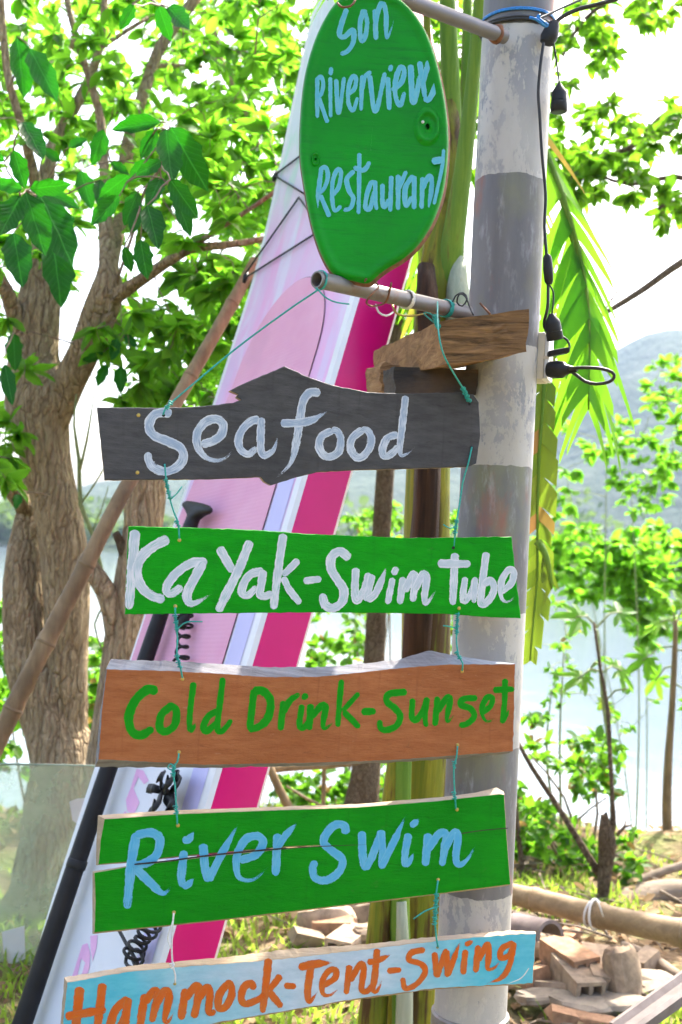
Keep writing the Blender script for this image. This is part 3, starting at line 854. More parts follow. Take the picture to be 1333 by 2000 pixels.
# bare pale twig plant between the two trunks
def bare_twigs():
    mb = MB()
    for l in [[(215, 1300, 4.4, 7), (205, 1150, 4.4, 8), (180, 1040, 4.4, 9), (158, 985, 4.4, 9), (155, 900, 4.4, 8), (145, 830, 4.4, 5), (150, 770, 4.4, 3)],
              [(156, 920, 4.4, 6), (170, 860, 4.38, 5), (180, 800, 4.36, 3), (184, 770, 4.36, 2)], [(158, 985, 4.4, 4), (195, 930, 4.4, 3), (215, 890, 4.4, 2)],
              [(205, 1180, 4.4, 4), (185, 1220, 4.35, 4), (200, 1270, 4.35, 3)], [(180, 1040, 4.4, 3), (200, 990, 4.4, 2), (212, 950, 4.4, 2)]]:
        limb(mb, l, 6, .05, 3)
    o = mb.build('bare_sapling', M_TWIGG)
    props(o, 'thin bare pale sapling between the tan trunks', 'sapling')
bare_twigs()

# ------------------------------------------------------------------ slim tree behind the boards
tree('slim_tree', 'slim brown tree trunk standing left of the banana stems', 'tree',
     [[(690, 1640, 5.2, 84), (712, 1530, 5.2, 62), (730, 1300, 5.2, 42), (738, 1180, 5.2, 38), (748, 1000, 5.2, 36), (754, 900, 5.2, 34), (765, 760, 5.2, 32), (780, 600, 5.2, 26), (790, 450, 5.2, 20), (800, 250, 5.2, 14)],
      [(785, 520, 5.2, 10), (830, 420, 5.3, 8), (880, 330, 5.4, 6)]],
     [(810, 560, 60, 110, 4.9, 5.8, 22), (850, 300, 80, 200, 5.2, 6.4, 40), (800, 60, 150, 130, 5.4, 6.6, 44), (640, 640, 60, 60, 5.2, 6.0, 10), (920, 120, 60, 140, 5.4, 6.5, 26)], M_LEAF, M_TWIG, M_BARK2, 12, .085, .7, foot=to_ground(690, 1600, 5.2))

# ------------------------------------------------------------------ shrubs on the bank
def shrub(name, label, fx, fy, d, blobs, m, per, ln, group='leafy shrubs along the river bank', width=.9, stems=3, cat='shrub', droop=.2):
    foot = to_ground(fx, fy, d)
    mb = MB(); anc = []
    cs = [P(b[0], b[1], (b[4] + b[5]) / 2) for b in blobs]
    for k in range(stems if stems < 3 else max(stems, len(cs))):
        c = cs[k % len(cs)]
        f0 = foot + Vector((random.uniform(-.12, .12), random.uniform(-.12, .12), -.05))
        c2 = c + Vector((random.uniform(-.1, .1), random.uniform(-.1, .1), random.uniform(-.1, .1)))
        path = vspline([f0, f0.lerp(c2, .5) + Vector((random.uniform(-.08, .08), random.uniform(-.08, .08), .06)), c2], .12)
        mb.tube(path, [max(.003, .007 * (1 - i / len(path)) + .003) for i in range(len(path))], 6)
        anc += path[1:]
    root = empty(name, foot, label, cat, group)
    mb.build('stems', M_TWIG if stems > 2 else M_TWIGG, root)
    tw = MB()
    tips = grow(tw, anc, blob_pts(blobs), .004, .0015)
    V, Fa, t = leaf_cloud(tips, per * 1.7, ln * .66, width * .8, droop, lv=.4)
    tw.build('twigs', M_TWIGG, root)['kind'] = 'stuff'
    mesh_np('foliage', V, Fa, m, root, t, loc=Vector(V.mean(0)))['kind'] = 'stuff'
    return root

shrub('leafy_shrub', 'sunlit green shrub behind the left tree trunk near the picture edge', 20, 1560, 7.2, [(30, 1260, 90, 90, 6.8, 7.8, 40), (40, 1420, 110, 90, 6.6, 7.6, 60), (-60, 1350, 90, 150, 6.6, 7.6, 40)], M_LEAFS, 9, .10)
shrub('leafy_shrub', 'dense green shrub between the left tree and the terracotta board', 185, 1560, 6.4, [(182, 1330, 42, 110, 6.0, 6.8, 50), (190, 1440, 60, 80, 6.0, 6.8, 40)], M_LEAFS, 9, .08)
shrub('leafy_shrub', 'airy green shrub seen between the pink board and slim trunk under the Kayak board', 665, 1620, 7.0, [(670, 1260, 75, 90, 6.6, 7.6, 44), (720, 1160, 60, 60, 6.6, 7.6, 16), (850, 1180, 60, 90, 6.6, 7.6, 26)], M_LEAFS, 9, .085)
shrub('leafy_shrub', 'small green shrub top between the Seafood and Kayak boards', 770, 1640, 8.0, [(760, 1020, 80, 40, 7.6, 8.4, 30), (890, 1060, 40, 60, 7.6, 8.4, 16)], M_LEAFS, 8, .085)
shrub('leafy_shrub', 'bright low shrub behind the slim trunk between the terracotta and River Swim boards', 650, 1700, 6.6, [(640, 1545, 110, 60, 6.0, 7.0, 60), (740, 1530, 60, 60, 6.0, 7.0, 30), (850, 1530, 60, 60, 6.2, 7.2, 26)], M_LEAFS, 9, .08)
shrub('leafy_shrub', 'bright yellow green shrub beside the pole above the bamboo rail', 1090, 1770, 5.6, [(1075, 1675, 80, 75, 5.2, 6.0, 60), (1040, 1620, 40, 60, 5.2, 5.9, 18), (1140, 1700, 50, 50, 5.3, 6.0, 26)], M_LEAFS, 9, .075)
shrub('leafy_shrub', 'small leafy shoot right of the sawn off stump', 1235, 1790, 5.4, [(1232, 1660, 28, 50, 5.2, 5.6, 12), (1225, 1740, 30, 40, 5.2, 5.6, 10)], M_LEAFS, 8, .07)
shrub('leafy_shrub', 'spindly shrub with green leaves over the water right of the terracotta board', 1130, 1760, 5.8, [(1150, 1480, 75, 50, 5.4, 6.2, 34), (1055, 1440, 36, 60, 5.4, 6.0, 10), (1160, 1530, 50, 30, 5.5, 6.1, 12), (1030, 1560, 25, 40, 5.5, 6.1, 6)], M_LEAFS, 7, .075)
shrub('leafy_shrub', 'sparse twiggy shrub with tiny leaves over the water beside the banana leaf', 1080, 1740, 6.4, [(1090, 1260, 50, 90, 6.0, 6.8, 16), (1090, 1340, 40, 40, 6.0, 6.8, 8), (1230, 1380, 60, 50, 6.0, 6.8, 10)], M_LEAFS, 6, .055, stems=2)
shrub('leafy_shrub', 'broad yellow green shrub crown in front of the misty far bank', 1250, 1700, 9.5, [(1280, 1090, 110, 60, 9, 10.4, 80), (1160, 1110, 110, 60, 9, 10.4, 60), (1290, 1190, 70, 70, 8.8, 10, 44), (1120, 1060, 60, 40, 9, 10, 16)], M_LEAFY, 11, .13, stems=2)
shrub('tall_sapling', 'tall thin sapling with pale green leaf tufts before the blue hills', 1230, 1720, 8.4, [(1240, 955, 70, 45, 8, 9, 26), (1180, 880, 50, 30, 8, 9, 12), (1310, 770, 50, 70, 8, 9, 26), (1300, 880, 60, 60, 8, 9, 20), (1100, 960, 40, 60, 8, 9, 10), (1210, 840, 30, 25, 8, 9, 6), (1090, 830, 24, 20, 8, 9, 4)], M_LEAFY, 8, .10, cat='sapling', stems=2)
tree('overhanging_tree', 'leafy tree overhanging from the upper right beside the pole', 'tree',
     [[(1560, 1900, 6.3, 120), (1540, 1300, 6.2, 90), (1500, 700, 6.1, 70), (1470, 200, 6.0, 50), (1420, -100, 5.9, 36)],
      [(1480, 300, 6.0, 26), (1333, 212, 5.8, 15), (1230, 290, 5.7, 11), (1150, 310, 5.7, 9), (1080, 360, 5.7, 6)],
      [(1490, 450, 6.0, 22), (1350, 350, 5.6, 12), (1230, 360, 5.5, 8), (1140, 330, 5.5, 5)],
      [(1490, 560, 6.0, 20), (1333, 405, 5.6, 10), (1270, 420, 5.6, 7)],
      [(1430, -60, 5.9, 18), (1250, -30, 5.6, 11), (1140, 40, 5.6, 8), (1100, 110, 5.6, 6)],
      [(1500, 420, 6.0, 30), (1420, 470, 5.4, 17), (1333, 512, 5.2, 15), (1250, 570, 5.1, 13), (1165, 622, 5.0, 10)], [(1180, 608, 5.0, 5), (1205, 570, 5.05, 4), (1232, 532, 5.1, 3)]],
     [(1200, 260, 90, 60, 5.3, 6.2, 34), (1130, 340, 60, 50, 5.3, 6.0, 24), (1090, 250, 50, 90, 5.4, 6.2, 20), (1200, 350, 60, 50, 5.3, 6.0, 24), (1310, 400, 60, 40, 5.3, 6.0, 24), (1320, 250, 40, 60, 5.4, 6.0, 12),
      (1140, 90, 70, 90, 5.4, 6.2, 24), (1180, 30, 80, 60, 5.4, 6.2, 14), (1290, 20, 50, 50, 5.4, 6.0, 10), (1480, 150, 120, 400, 5, 6.4, 50)], M_LEAF, M_TWIG, M_BARK2, 11, .065, .7, foot=to_ground(1560, 1800, 6.3), r0=.006)

# stump with two stubs and a thin live stem
def stump_tree():
    foot = to_ground(1172, 1850, 4.9)
    root = empty('stump_sapling', foot, 'sawn off brown sapling stump with two stubs behind the bamboo rail', 'stump')
    mb = MB(); limb(mb, [(1170, 1880, 4.9, 20), (1175, 1800, 4.9, 22), (1180, 1730, 4.9, 26), (1185, 1670, 4.9, 34), (1186, 1635, 4.9, 36), (1181, 1596, 4.9, 16), (1181, 1592, 4.9, 15)], 10, .08, 4); mb.build('trunk', M_BARK2, root)
    mb = MB(); limb(mb, [(1190, 1650, 4.9, 16), (1198, 1610, 4.9, 13), (1197, 1570, 4.9, 9), (1192, 1480, 4.92, 8), (1188, 1390, 4.95, 8), (1172, 1300, 5.0, 6), (1160, 1215, 5.05, 5)], 8, .05, 5); mb.build('stem', M_BARK2, root)
    mb = MB(); limb(mb, [(1205, 1632, 4.9, 9), (1220, 1616, 4.9, 6), (1235, 1612, 4.9, 3)], 6, .1, 6); limb(mb, [(1218, 1618, 4.9, 4), (1224, 1600, 4.9, 2.5)], 5, .1, 6); mb.build('twig', M_BARK2, root)
    mb = MB(); limb(mb, [(1172, 1710, 4.92, 16), (1130, 1640, 4.95, 13), (1080, 1560, 5.0, 11), (1040, 1500, 5.02, 10), (1010, 1445, 5.05, 8)], 8, .06, 7); mb.build('leaning_branch', M_BARK2, root)
stump_tree()

# papaya saplings with lobed leaves
def lobed_leaf(name, mat, seed):
    r2 = random.Random(seed); V = [(0, 0, 0)]; Fs = []
    tipa = [-140, -95, -50, 0, 50, 95, 140]
    ring = []
    for i, a in enumerate(tipa):
        L = 1 - abs(a) / 300 + r2.uniform(-.08, .08)
        for da, q in ((-17, .55), (-9, .8), (0, 1.0), (9, .8), (17, .55)):
            an = R(a + da + r2.uniform(-2, 2)); ring.append((math.sin(an) * L * q * .55, math.cos(an) * L * q * .55, -.10 * (q * L) ** 2 - (.05 if da == 0 else 0)))
        if i < 6:
            an = R(a + 23); ring.append((math.sin(an) * .17, math.cos(an) * .17, .02))
    V += ring
    for i in range(len(ring) - 1): Fs.append((0, i + 2, i + 1))
    return mesh_np(name, V, Fs, mat, link=False)
LOBE = [lobed_leaf('lobed_leaf', M_LEAFS, 3), lobed_leaf('lobed_leaf', M_LEAF, 5), lobed_leaf('lobed_leaf', M_BANY, 8)]

def papaya(label, path, lvs, d):
    root = empty('papaya_tree', to_ground(path[0][0], path[0][1], d), label, 'papaya tree', 'papaya saplings at the water edge')
    mb = MB(); tr = limb(mb, [(x, y, d, q) for x, y, q in path], 10, .05, 9); mb.build('trunk', M_BAMBOO if len(path) > 4 else M_TWIGG, root)
    for i, (x, y, sz, kind, tilt, sx, sy) in enumerate(lvs):
        s = P(sx, sy, d); e = P(x, y, d + random.uniform(-.25, .2))
        m2 = MB(); m2.tube([s, s.lerp(e, .5) + Vector((0, 0, .03)), e], [.006, .005, .004], 6); m2.build('petiole', M_TWIGG, root)
        o = bpy.data.objects.new('leaf', LOBE[kind]); COL.objects.link(o); parent(o, root)
        W = sz * d / F
        dirv = (e - s).normalized() + Vector((0, 0, -.2))
        Y = dirv.normalized(); Zu = Vector((0, -.35 + tilt, 1)); X = Y.cross(Zu).normalized(); Zv = X.cross(Y)
        m = Matrix((X * W, Y * W, Zv * W)).transposed().to_4x4(); m.translation = e - Y * W * .1 - pworld(root); o.matrix_basis = m
papaya('tall papaya sapling with tan stem at the right edge', [(1312, 1800, 22), (1310, 1700, 22), (1303, 1600, 20), (1306, 1480, 16), (1313, 1380, 13), (1318, 1280, 11), (1320, 1210, 9)],
       [(1255, 1290, 100, 0, -.7, 1318, 1262), (1380, 1290, 110, 0, -.6, 1318, 1270), (1290, 1215, 120, 1, -.8, 1320, 1225), (1345, 1180, 130, 1, -.8, 1320, 1220), (1280, 1330, 90, 0, -.6, 1316, 1300), (1300, 1160, 110, 1, -.6, 1320, 1215), (1350, 1380, 80, 0, -.5, 1314, 1330)], 6.4)
papaya('small papaya sapling with a yellow drooping leaf over the water', [(1196, 1700, 10), (1194, 1500, 9), (1178, 1360, 8), (1166, 1230, 7)],
       [(1125, 1205, 120, 0, -.8, 1166, 1225), (1215, 1195, 110, 0, -.6, 1166, 1225), (1150, 1310, 110, 0, -.8, 1176, 1300), (1215, 1310, 120, 1, -.9, 1174, 1315), (1130, 1325, 100, 1, -.6, 1176, 1312), (1178, 1375, 70, 2, -1.3, 1225, 1345)], 5.6)

# ------------------------------------------------------------------ banana clump behind the pole
def banana():
    foot = to_ground(790, 2000, 3.1)
    root = empty('banana_plant', foot, 'banana plant with brown and green stems behind the pole', 'banana plant')
    def stem(name, pts, mat, seed, jit=.05, n=16, step=.09):
        mb = MB(); v = limb(mb, pts, n, jit, seed, step); return mb.build(name, mat, root)
    stem('stem', [(770, 2400, 3.12, 150), (795, 1990, 3.12, 112), (812, 1760, 3.12, 104), (826, 1500, 3.12, 96), (832, 1250, 3.12, 94), (836, 1000, 3.12, 88), (842, 760, 3.14, 84), (858, 600, 3.16, 92), (868, 480, 3.18, 80), (875, 330, 3.2, 56), (882, 200, 3.22, 36)], M_BSTEM, 2)
    stem('dried_sheath', [(810, 1340, 3.06, 50), (820, 1150, 3.058, 54), (832, 1000, 3.058, 54), (836, 860, 3.06, 50), (838, 700, 3.09, 40), (838, 560, 3.1, 36)], M_BSTEMD, 3, .12)
    stem('stem', [(690, 2400, 2.98, 90), (728, 2000, 2.98, 58), (742, 1820, 2.98, 50), (757, 1640, 2.98, 40), (770, 1500, 3.0, 30), (780, 1380, 3.02, 22)], M_BSTEM, 4)
    stem('stem', [(760, 2400, 2.96, 60), (786, 1990, 2.96, 40), (781, 1800, 2.96, 38), (783, 1600, 2.98, 36), (792, 1420, 3.0, 30), (800, 1300, 3.02, 20)], M_BSTEMG, 5)
    stem('pale_sheath', [(770, 2300, 2.93, 44), (790, 2000, 2.93, 34), (788, 1900, 2.935, 30), (784, 1760, 2.945, 20)], M_BSTEMP, 6)
    stem('petiole', [(872, 600, 3.15, 50), (885, 470, 3.12, 46), (905, 330, 3.1, 36), (925, 150, 3.08, 28), (938, 0, 3.06, 24), (948, -160, 3.05, 20)], M_BSTEMG, 7)
    stem('petiole', [(862, 560, 3.16, 44), (880, 400, 3.2, 42), (884, 250, 3.22, 40), (878, 100, 3.22, 36), (872, -60, 3.2, 30)], M_BSTEMG, 8)
    stem('petiole', [(860, 420, 3.22, 30), (905, 250, 3.26, 26), (912, 80, 3.3, 20), (915, -80, 3.32, 18)], M_BSTEMG, 9)
    stem('petiole', [(852, 430, 3.18, 30), (846, 250, 3.2, 20), (836, 90, 3.2, 15), (830, -60, 3.2, 12)], M_BSTEM, 10)
    stem('dried_sheath', [(838, 760, 3.02, 34), (838, 660, 3.03, 44), (834, 580, 3.04, 46), (832, 520, 3.06, 34)], M_BSTEMD, 11, .15)
    stem('pale_sheath', [(890, 640, 3.08, 40), (897, 600, 3.08, 52), (894, 560, 3.1, 44), (898, 505, 3.12, 26)], M_BSTEMP, 12)
    def blade(path, hw, side_len, mats, seed, gap=.25, down=1.0, name='leaf', wide=(2, 4), ribr=.011, tp=.95):
        """a torn drooping blade: a midrib with strips of leaf hanging both sides"""
        r2 = random.Random(seed)
        v = vspline([P(*q) for q in path], .02)
        mb = MB(); t = []
        rib = MB(); rib.tube(v, [max(.002, ribr * (1 - i / len(v)) + .002) for i in range(len(v))], 6)
        i = 2
        n = len(v)
        for sgn in (-1, 1):
            i = 2
            while i < n - 2:
                k = r2.randint(wide[0], wide[1])
                j = min(n - 1, i + k)
                f = i / n
                tan = (v[j] - v[i]).normalized()
                side = Vector((sgn, r2.uniform(-.35, .35), 0))
                L = side_len * (math.sin(math.pi * (.12 + .84 * f)) ** .6) * r2.uniform(.75, 1.1)
                dirv = (side * hw + tan * .8 + Vector((0, 0, -down * r2.uniform(.5, 1.1)))).normalized()
                a0, b0 = v[i], v[j] - tan * (gap * .02)
                pv = []
                for s in range(6):
                    q = s / 5
                    sag = Vector((0, 0, -.5 * L * q * q * down * .6))
                    taper = (1.05 - q ** 1.7 * tp)
                    c = (a0 + b0) / 2 + dirv * L * q + sag
                    h = (b0 - a0) / 2 * taper
                    pv += [c - h, c + h + Vector((0, .006 * math.sin(s + seed), 0))]
                mb.add(pv, [(2 * s, 2 * s + 1, 2 * s + 3, 2 * s + 2) for s in range(5)])
                t += [r2.random()] * 12
                i = j + (1 if r2.random() < gap else 0)
        mb.t = t
        o = mb.build(name, mats, root)
        rib.build('midrib', M_BSTEMG, o)
        return o
    blade([(915, 60, 3.3), (950, 40, 3.3), (1000, 140, 3.3), (1060, 280, 3.25), (1112, 420, 3.2), (1145, 560, 3.18), (1152, 680, 3.15), (1150, 780, 3.12)], 1.1, .20, M_BAN, 5, .08, .9, wide=(3, 4), tp=.6)
    blade([(1098, 380, 3.22), (1122, 470, 3.2), (1142, 570, 3.19), (1152, 690, 3.17), (1150, 800, 3.15)], .8, .27, M_BAN, 33, .06, 1.2, wide=(3, 4), tp=.6)
    blade([(1000, 200, 3.4), (1040, 330, 3.4), (1060, 470, 3.4), (1072, 620, 3.4), (1075, 740, 3.4)], .9, .16, M_BAN, 36, .2, 1.0, wide=(2, 3))
    blade([(1068, 640, 3.0), (1062, 760, 3.0), (1054, 880, 3.0), (1050, 1000, 3.0), (1050, 1120, 3.0), (1044, 1190, 3.0), (1040, 1240, 3.0), (1036, 1290, 3.0)], 1.6, .062, M_BANY, 9, .03, .45, wide=(2, 4), ribr=.004, tp=.22)
    blade([(1052, 1060, 2.98), (1062, 1075, 2.96), (1072, 1105, 2.95), (1078, 1150, 2.95)], .5, .06, M_BANY, 12, .05, .4)
    blade([(830, -60, 3.2), (760, -200, 3.2), (690, -120, 3.2), (640, 0, 3.2)], .8, .3, M_BAN, 15, .2)
    blade([(948, -160, 3.05), (1000, -350, 2.9), (1150, -420, 2.6), (1280, -250, 2.5)], .8, .3, M_BAN, 18, .2)
    blade([(800, 420, 3.5), (822, 480, 3.5), (818, 560, 3.5), (808, 640, 3.5)], .7, .14, M_BAN, 21, .2)
banana()

# ------------------------------------------------------------------ grass and litter
def ground_cover():
    n = 46000
    x = rng.uniform(-3.2, 3.4, n); y = rng.uniform(2.4, 7.6, n)
    m = np.sin(x * 1.7 + .6) * np.sin(y * 1.3 + .4) + .5 * np.sin(x * 4.1 + y * 2.3) + rng.normal(0, .35, n)
    patch = np.exp(-(((x + .35) / .75) ** 2 + ((y - 4.2) / .75) ** 2)) * 2.6 + np.exp(-(((x + 1.7) / .7) ** 2 + ((y - 4.4) / 1.2) ** 2)) * 1.6 + np.exp(-(((x - .95) / .4) ** 2 + ((y - 3.6) / .3) ** 2)) * 2.0 + np.exp(-(((x - 1.1) / .5) ** 2 + ((y - 4.9) / .35) ** 2)) * 2.4
    bare = np.exp(-(((x - .35) / .55) ** 2 + ((y - 5.2) / .6) ** 2)) * 2.4 + np.exp(-(((x - 1.5) / .7) ** 2 + ((y - 4.4) / .6) ** 2)) * 2.0
    k = (m + patch - bare) > .55
    x, y = x[k], y[k]
    b = np.stack([x, y, gh(x, y) - .005], -1)
    h = rng.uniform(.03, .085, len(x)); wd = rng.uniform(.004, .009, len(x))
    an = rng.uniform(0, 6.28, len(x)); s = np.stack([np.cos(an), np.sin(an), 0 * an], -1) * wd[:, None]
    ln = rng.normal(0, .55, (len(x), 2)) * h[:, None]
    mid = b + np.stack([ln[:, 0] * .35, ln[:, 1] * .35, h * .6], -1); tip = b + np.stack([ln[:, 0], ln[:, 1], h], -1)
    V = np.stack([b - s, b + s, mid - s * .8, mid + s * .8, tip], 1).reshape(-1, 3)
    Fa = (np.array([(0, 1, 3), (0, 3, 2), (2, 3, 4)])[None] + (np.arange(len(x)) * 5)[:, None, None]).reshape(-1, 3)
    props(mesh_np('grass', V, Fa, M_GRASS, None, np.repeat(rng.random(len(x)), 5), loc=(0, 4, 0)), 'short sunlit grass growing in patches on the dirt', 'grass', kind='stuff')
    n = 8500
    x = rng.uniform(-2.6, 3.2, n); y = rng.uniform(2.6, 7.2, n)
    keep = rng.random(n) < np.clip(.28 + np.exp(-(((x - .4) / .7) ** 2 + ((y - 5) / .9) ** 2)) + np.exp(-(((x - 1.5) / .8) ** 2 + ((y - 4.4) / .9) ** 2)), 0, 1)
    x, y = x[keep], y[keep]
    b = np.stack([x, y, gh(x, y) + rng.uniform(.004, .03, len(x))], -1)
    d = np.stack([rng.normal(0, 1, len(x)), rng.normal(0, 1, len(x)), rng.normal(0, .22, len(x))], -1)
    V, Fa, t = leaves_np(b, d, rng.uniform(.025, .085, len(x)), rng.uniform(.5, 1.1, len(x)), roll=.35)
    props(mesh_np('leaf_litter', V, Fa, M_DLEAF, None, t, loc=(0, 4, 0)), 'dry brown leaf litter scattered over the ground', 'leaf litter', kind='stuff')
ground_cover()

# ------------------------------------------------------------------ rubble by the rail
UPV = Vector((0, 0, 1))
def GP(x, y, z=0.0): return PL(x, y, Vector((0, 0, z)), UPV)

def brick_mesh(name, mat, seed, Lx=.21, Ly=.105, Lz=.085):
    r2 = random.Random(seed); mb = MB()
    a, b, c = Lx / 2, Ly / 2, Lz / 2; t = .014; g = .0004
    X = Vector((1, 0, 0)); Y = Vector((0, 1, 0)); Z = Vector((0, 0, 1))
    mb.box((0, 0, c - t / 2), X * a, Y * b, Z * t / 2); mb.box((0, 0, -c + t / 2), X * a, Y * b, Z * t / 2)
    for yy in (-b + t / 2, 0, b - t / 2): mb.box((0, yy, 0), X * (a - (.001 if yy == 0 else 0)), Y * t / 2, Z * (c - t - g))
    mb.v = [(p[0] + r2.uniform(-.002, .002), p[1] + r2.uniform(-.0015, .0015), p[2] + r2.uniform(-.0015, .0015)) for p in mb.v]
    return mb.build(name, mat, None, smooth=False, loc=(0, 0, 0))

def brick(label, px, py, z, dirpx, mat, tilt=0.0, roll=0.0, group='hollow clay bricks in the rubble'):
    o = brick_mesh('hollow_brick', mat, int(px))
    c = GP(px, py, z); e = GP(dirpx[0], dirpx[1], z)
    an = math.atan2(e.y - c.y, e.x - c.x)
    o.location = c - Vector((0, 0, .02)); o.rotation_euler = (roll, tilt, an)
    return props(o, label, 'brick', group)
brick('long hollow brick lying nearest the blue board tip in the rubble', 1128, 1900, .10, (1172, 1938), M_BRICKG, .12)
brick('hollow brick leaning behind the nearest brick of the rubble heap', 1113, 1862, .13, (1165, 1892), M_BRICK, .05, .1)
brick('short broken brick at the right end of the rubble heap', 1172, 1886, .11, (1195, 1925), M_BRICKG, .2, -.1)
brick('two holed clay brick lying in the grass under the River Swim board', 682, 1832, .055, (665, 1845), M_BRICKG, 0, 0)

def stone_obj(label, px, py, sz, z, rz=0, rx=0, seed=1, mat=None, cat='stone', name='stone', group='stones in the rubble'):
    r2 = np.random.default_rng(seed)
    nu, nv = 14, 9; V = [(0, 0, -1)]
    for i in range(1, nv):
        for k in range(nu):
            th = math.pi * i / nv; ph = 2 * math.pi * k / nu
            V.append((math.sin(th) * math.cos(ph), math.sin(th) * math.sin(ph), -math.cos(th)))
    V.append((0, 0, 1)); V = np.array(V)
    V = np.sign(V) * np.abs(V) ** .60
    fr = r2.normal(0, 1.7, (6, 3)); ph = r2.uniform(0, 6.28, 6)
    V = V * (1 + sum(.05 * np.sin(V @ fr[i] + ph[i]) for i in range(6)))[:, None]
    V = V + r2.normal(0, .045, V.shape)
    V = V * np.array(sz) / 2 * .86
    Fs = []
    for k in range(nu): Fs.append((0, 1 + (k + 1) % nu, 1 + k))
    for i in range(nv - 2):
        for k in range(nu):
            a = 1 + i * nu; b = a + nu; k2 = (k + 1) % nu
            Fs += [(a + k, a + k2, b + k2), (a + k, b + k2, b + k)]
    a = 1 + (nv - 2) * nu; top = len(V) - 1
    for k in range(nu): Fs.append((a + k, a + (k + 1) % nu, top))
    o = mesh_np(name, V, Fs, mat or M_STONE)
    o.data.set_sharp_from_angle(angle=R(24))
    o.location = GP(px, py, z); o.rotation_euler = (rx, 0, rz)
    return props(o, label, cat, group)
stone_obj('tall brown stone leaning right of the bricks', 1218, 1905, (.13, .10, .20), .11, .3, -.35, 3, M_BRICKG)
stone_obj('flat pale stone slab right of the pole foot', 1062, 1950, (.22, .10, .05), .03, .1, 0, 4)
stone_obj('long flat stone in front of the bricks', 1130, 1962, (.26, .13, .06), .04, -.5, 0, 5)
stone_obj('broad grey stone at the front right of the rubble', 1212, 1965, (.24, .16, .07), .04, -.1, 0, 6)
stone_obj('red brown stone chip low in the rubble', 1160, 1992, (.20, .08, .04), .03, -.4, 0, 7, M_BRICK)
stone_obj('greenish stone at the right end of the rubble', 1285, 1930, (.22, .18, .10), .05, .4, 0, 8)
stone_obj('pale stone slab in the grass left of the hollow brick', 635, 1868, (.20, .12, .05), .02, .4, 0, 9)
stone_obj('large brown stone below the River Swim board', 640, 1795, (.26, .18, .14), .05, .1, 0, 10, M_BRICKG)
stone_obj('small stone behind the hollow brick by the banana stems', 725, 1822, (.16, .10, .06), .07, .3, 0, 11, M_BRICKG)
stone_obj('rounded dark stone behind the banana stems below River Swim', 715, 1770, (.30, .20, .16), .06, .3, 0, 12, M_BRICKG)
stone_obj('brown stone wedged between pole and bricks', 1035, 1845, (.16, .10, .10), .08, -.4, .2, 13, M_BRICKG)

def chunk(label, px, py, z, sz, rz, seed, mat):
    r2 = random.Random(seed); mb = MB(); a, b, c = [q / 2 for q in sz]
    pts = []
    for sx in (-1, 1):
        for (y, zz) in ((-b, -c), (b, -c), (b, c * .2), (b * .5, c), (-b, c)): pts.append((sx * a * r2.uniform(.7, 1.1), y * r2.uniform(.85, 1.1), zz * r2.uniform(.8, 1.15)))
    mb.add(pts, [(4, 3, 2, 1, 0), (5, 6, 7, 8, 9)] + [(i, (i + 1) % 5, 5 + (i + 1) % 5, 5 + i) for i in range(5)])
    o = mb.build('brick_fragment', mat, None, smooth=False, loc=(0, 0, 0)); o.location = GP(px, py, z); o.rotation_euler = (r2.uniform(-.3, .3), r2.uniform(-.3, .3), rz)
    props(o, label, 'brick', 'broken brick pieces in the rubble')
chunk('broken brick piece below the blue board tip beside the pole', 1040, 1905, .05, (.12, .08, .06), .4, 1, M_BRICK)
chunk('broken brick piece between the flat slab and the long brick', 1085, 1930, .04, (.14, .06, .05), -.6, 2, M_BRICKG)
chunk('reddish broken brick at the bottom of the rubble', 1110, 1985, .03, (.15, .07, .04), .2, 3, M_BRICK)
chunk('broken brick piece in the dark gap right of the tall stone', 1255, 1880, .05, (.12, .08, .07), .8, 4, M_BRICKG)
chunk('small brick fragment on the grass left of the holed brick', 600, 1828, .03, (.12, .07, .05), .3, 5, M_BRICKG)
chunk('brick fragment lying behind the holed brick', 655, 1808, .05, (.16, .09, .06), -.2, 6, M_BRICK)
chunk('brick fragment under the bamboo rail left of the stump', 1110, 1825, .05, (.11, .08, .05), .9, 7, M_BRICK)
def twig_litter():
    mb = MB(); r2 = random.Random(4)
    for k in range(260):
        if k < 170: x, y = r2.uniform(.75, 2.6), r2.uniform(3.3, 5.8)
        else: x, y = r2.uniform(-1.2, .9), r2.uniform(3.9, 6.0)
        L = r2.uniform(.08, .42); an = r2.uniform(0, 3.14); z = float(gh(x, y)) + r2.uniform(.008, .05)
        d = Vector((math.cos(an), math.sin(an), r2.uniform(-.15, .15))) * L / 2; c = Vector((x, y, z)); rr = r2.uniform(.002, .007)
        mb.tube([c - d, c + Vector((r2.uniform(-.02, .02), r2.uniform(-.02, .02), .01)), c + d], [rr, rr, rr * .6], 5)
    props(mb.build('twig_litter', M_DRY), 'dry grey twigs strewn over the bank', 'twigs', kind='stuff')
twig_litter()

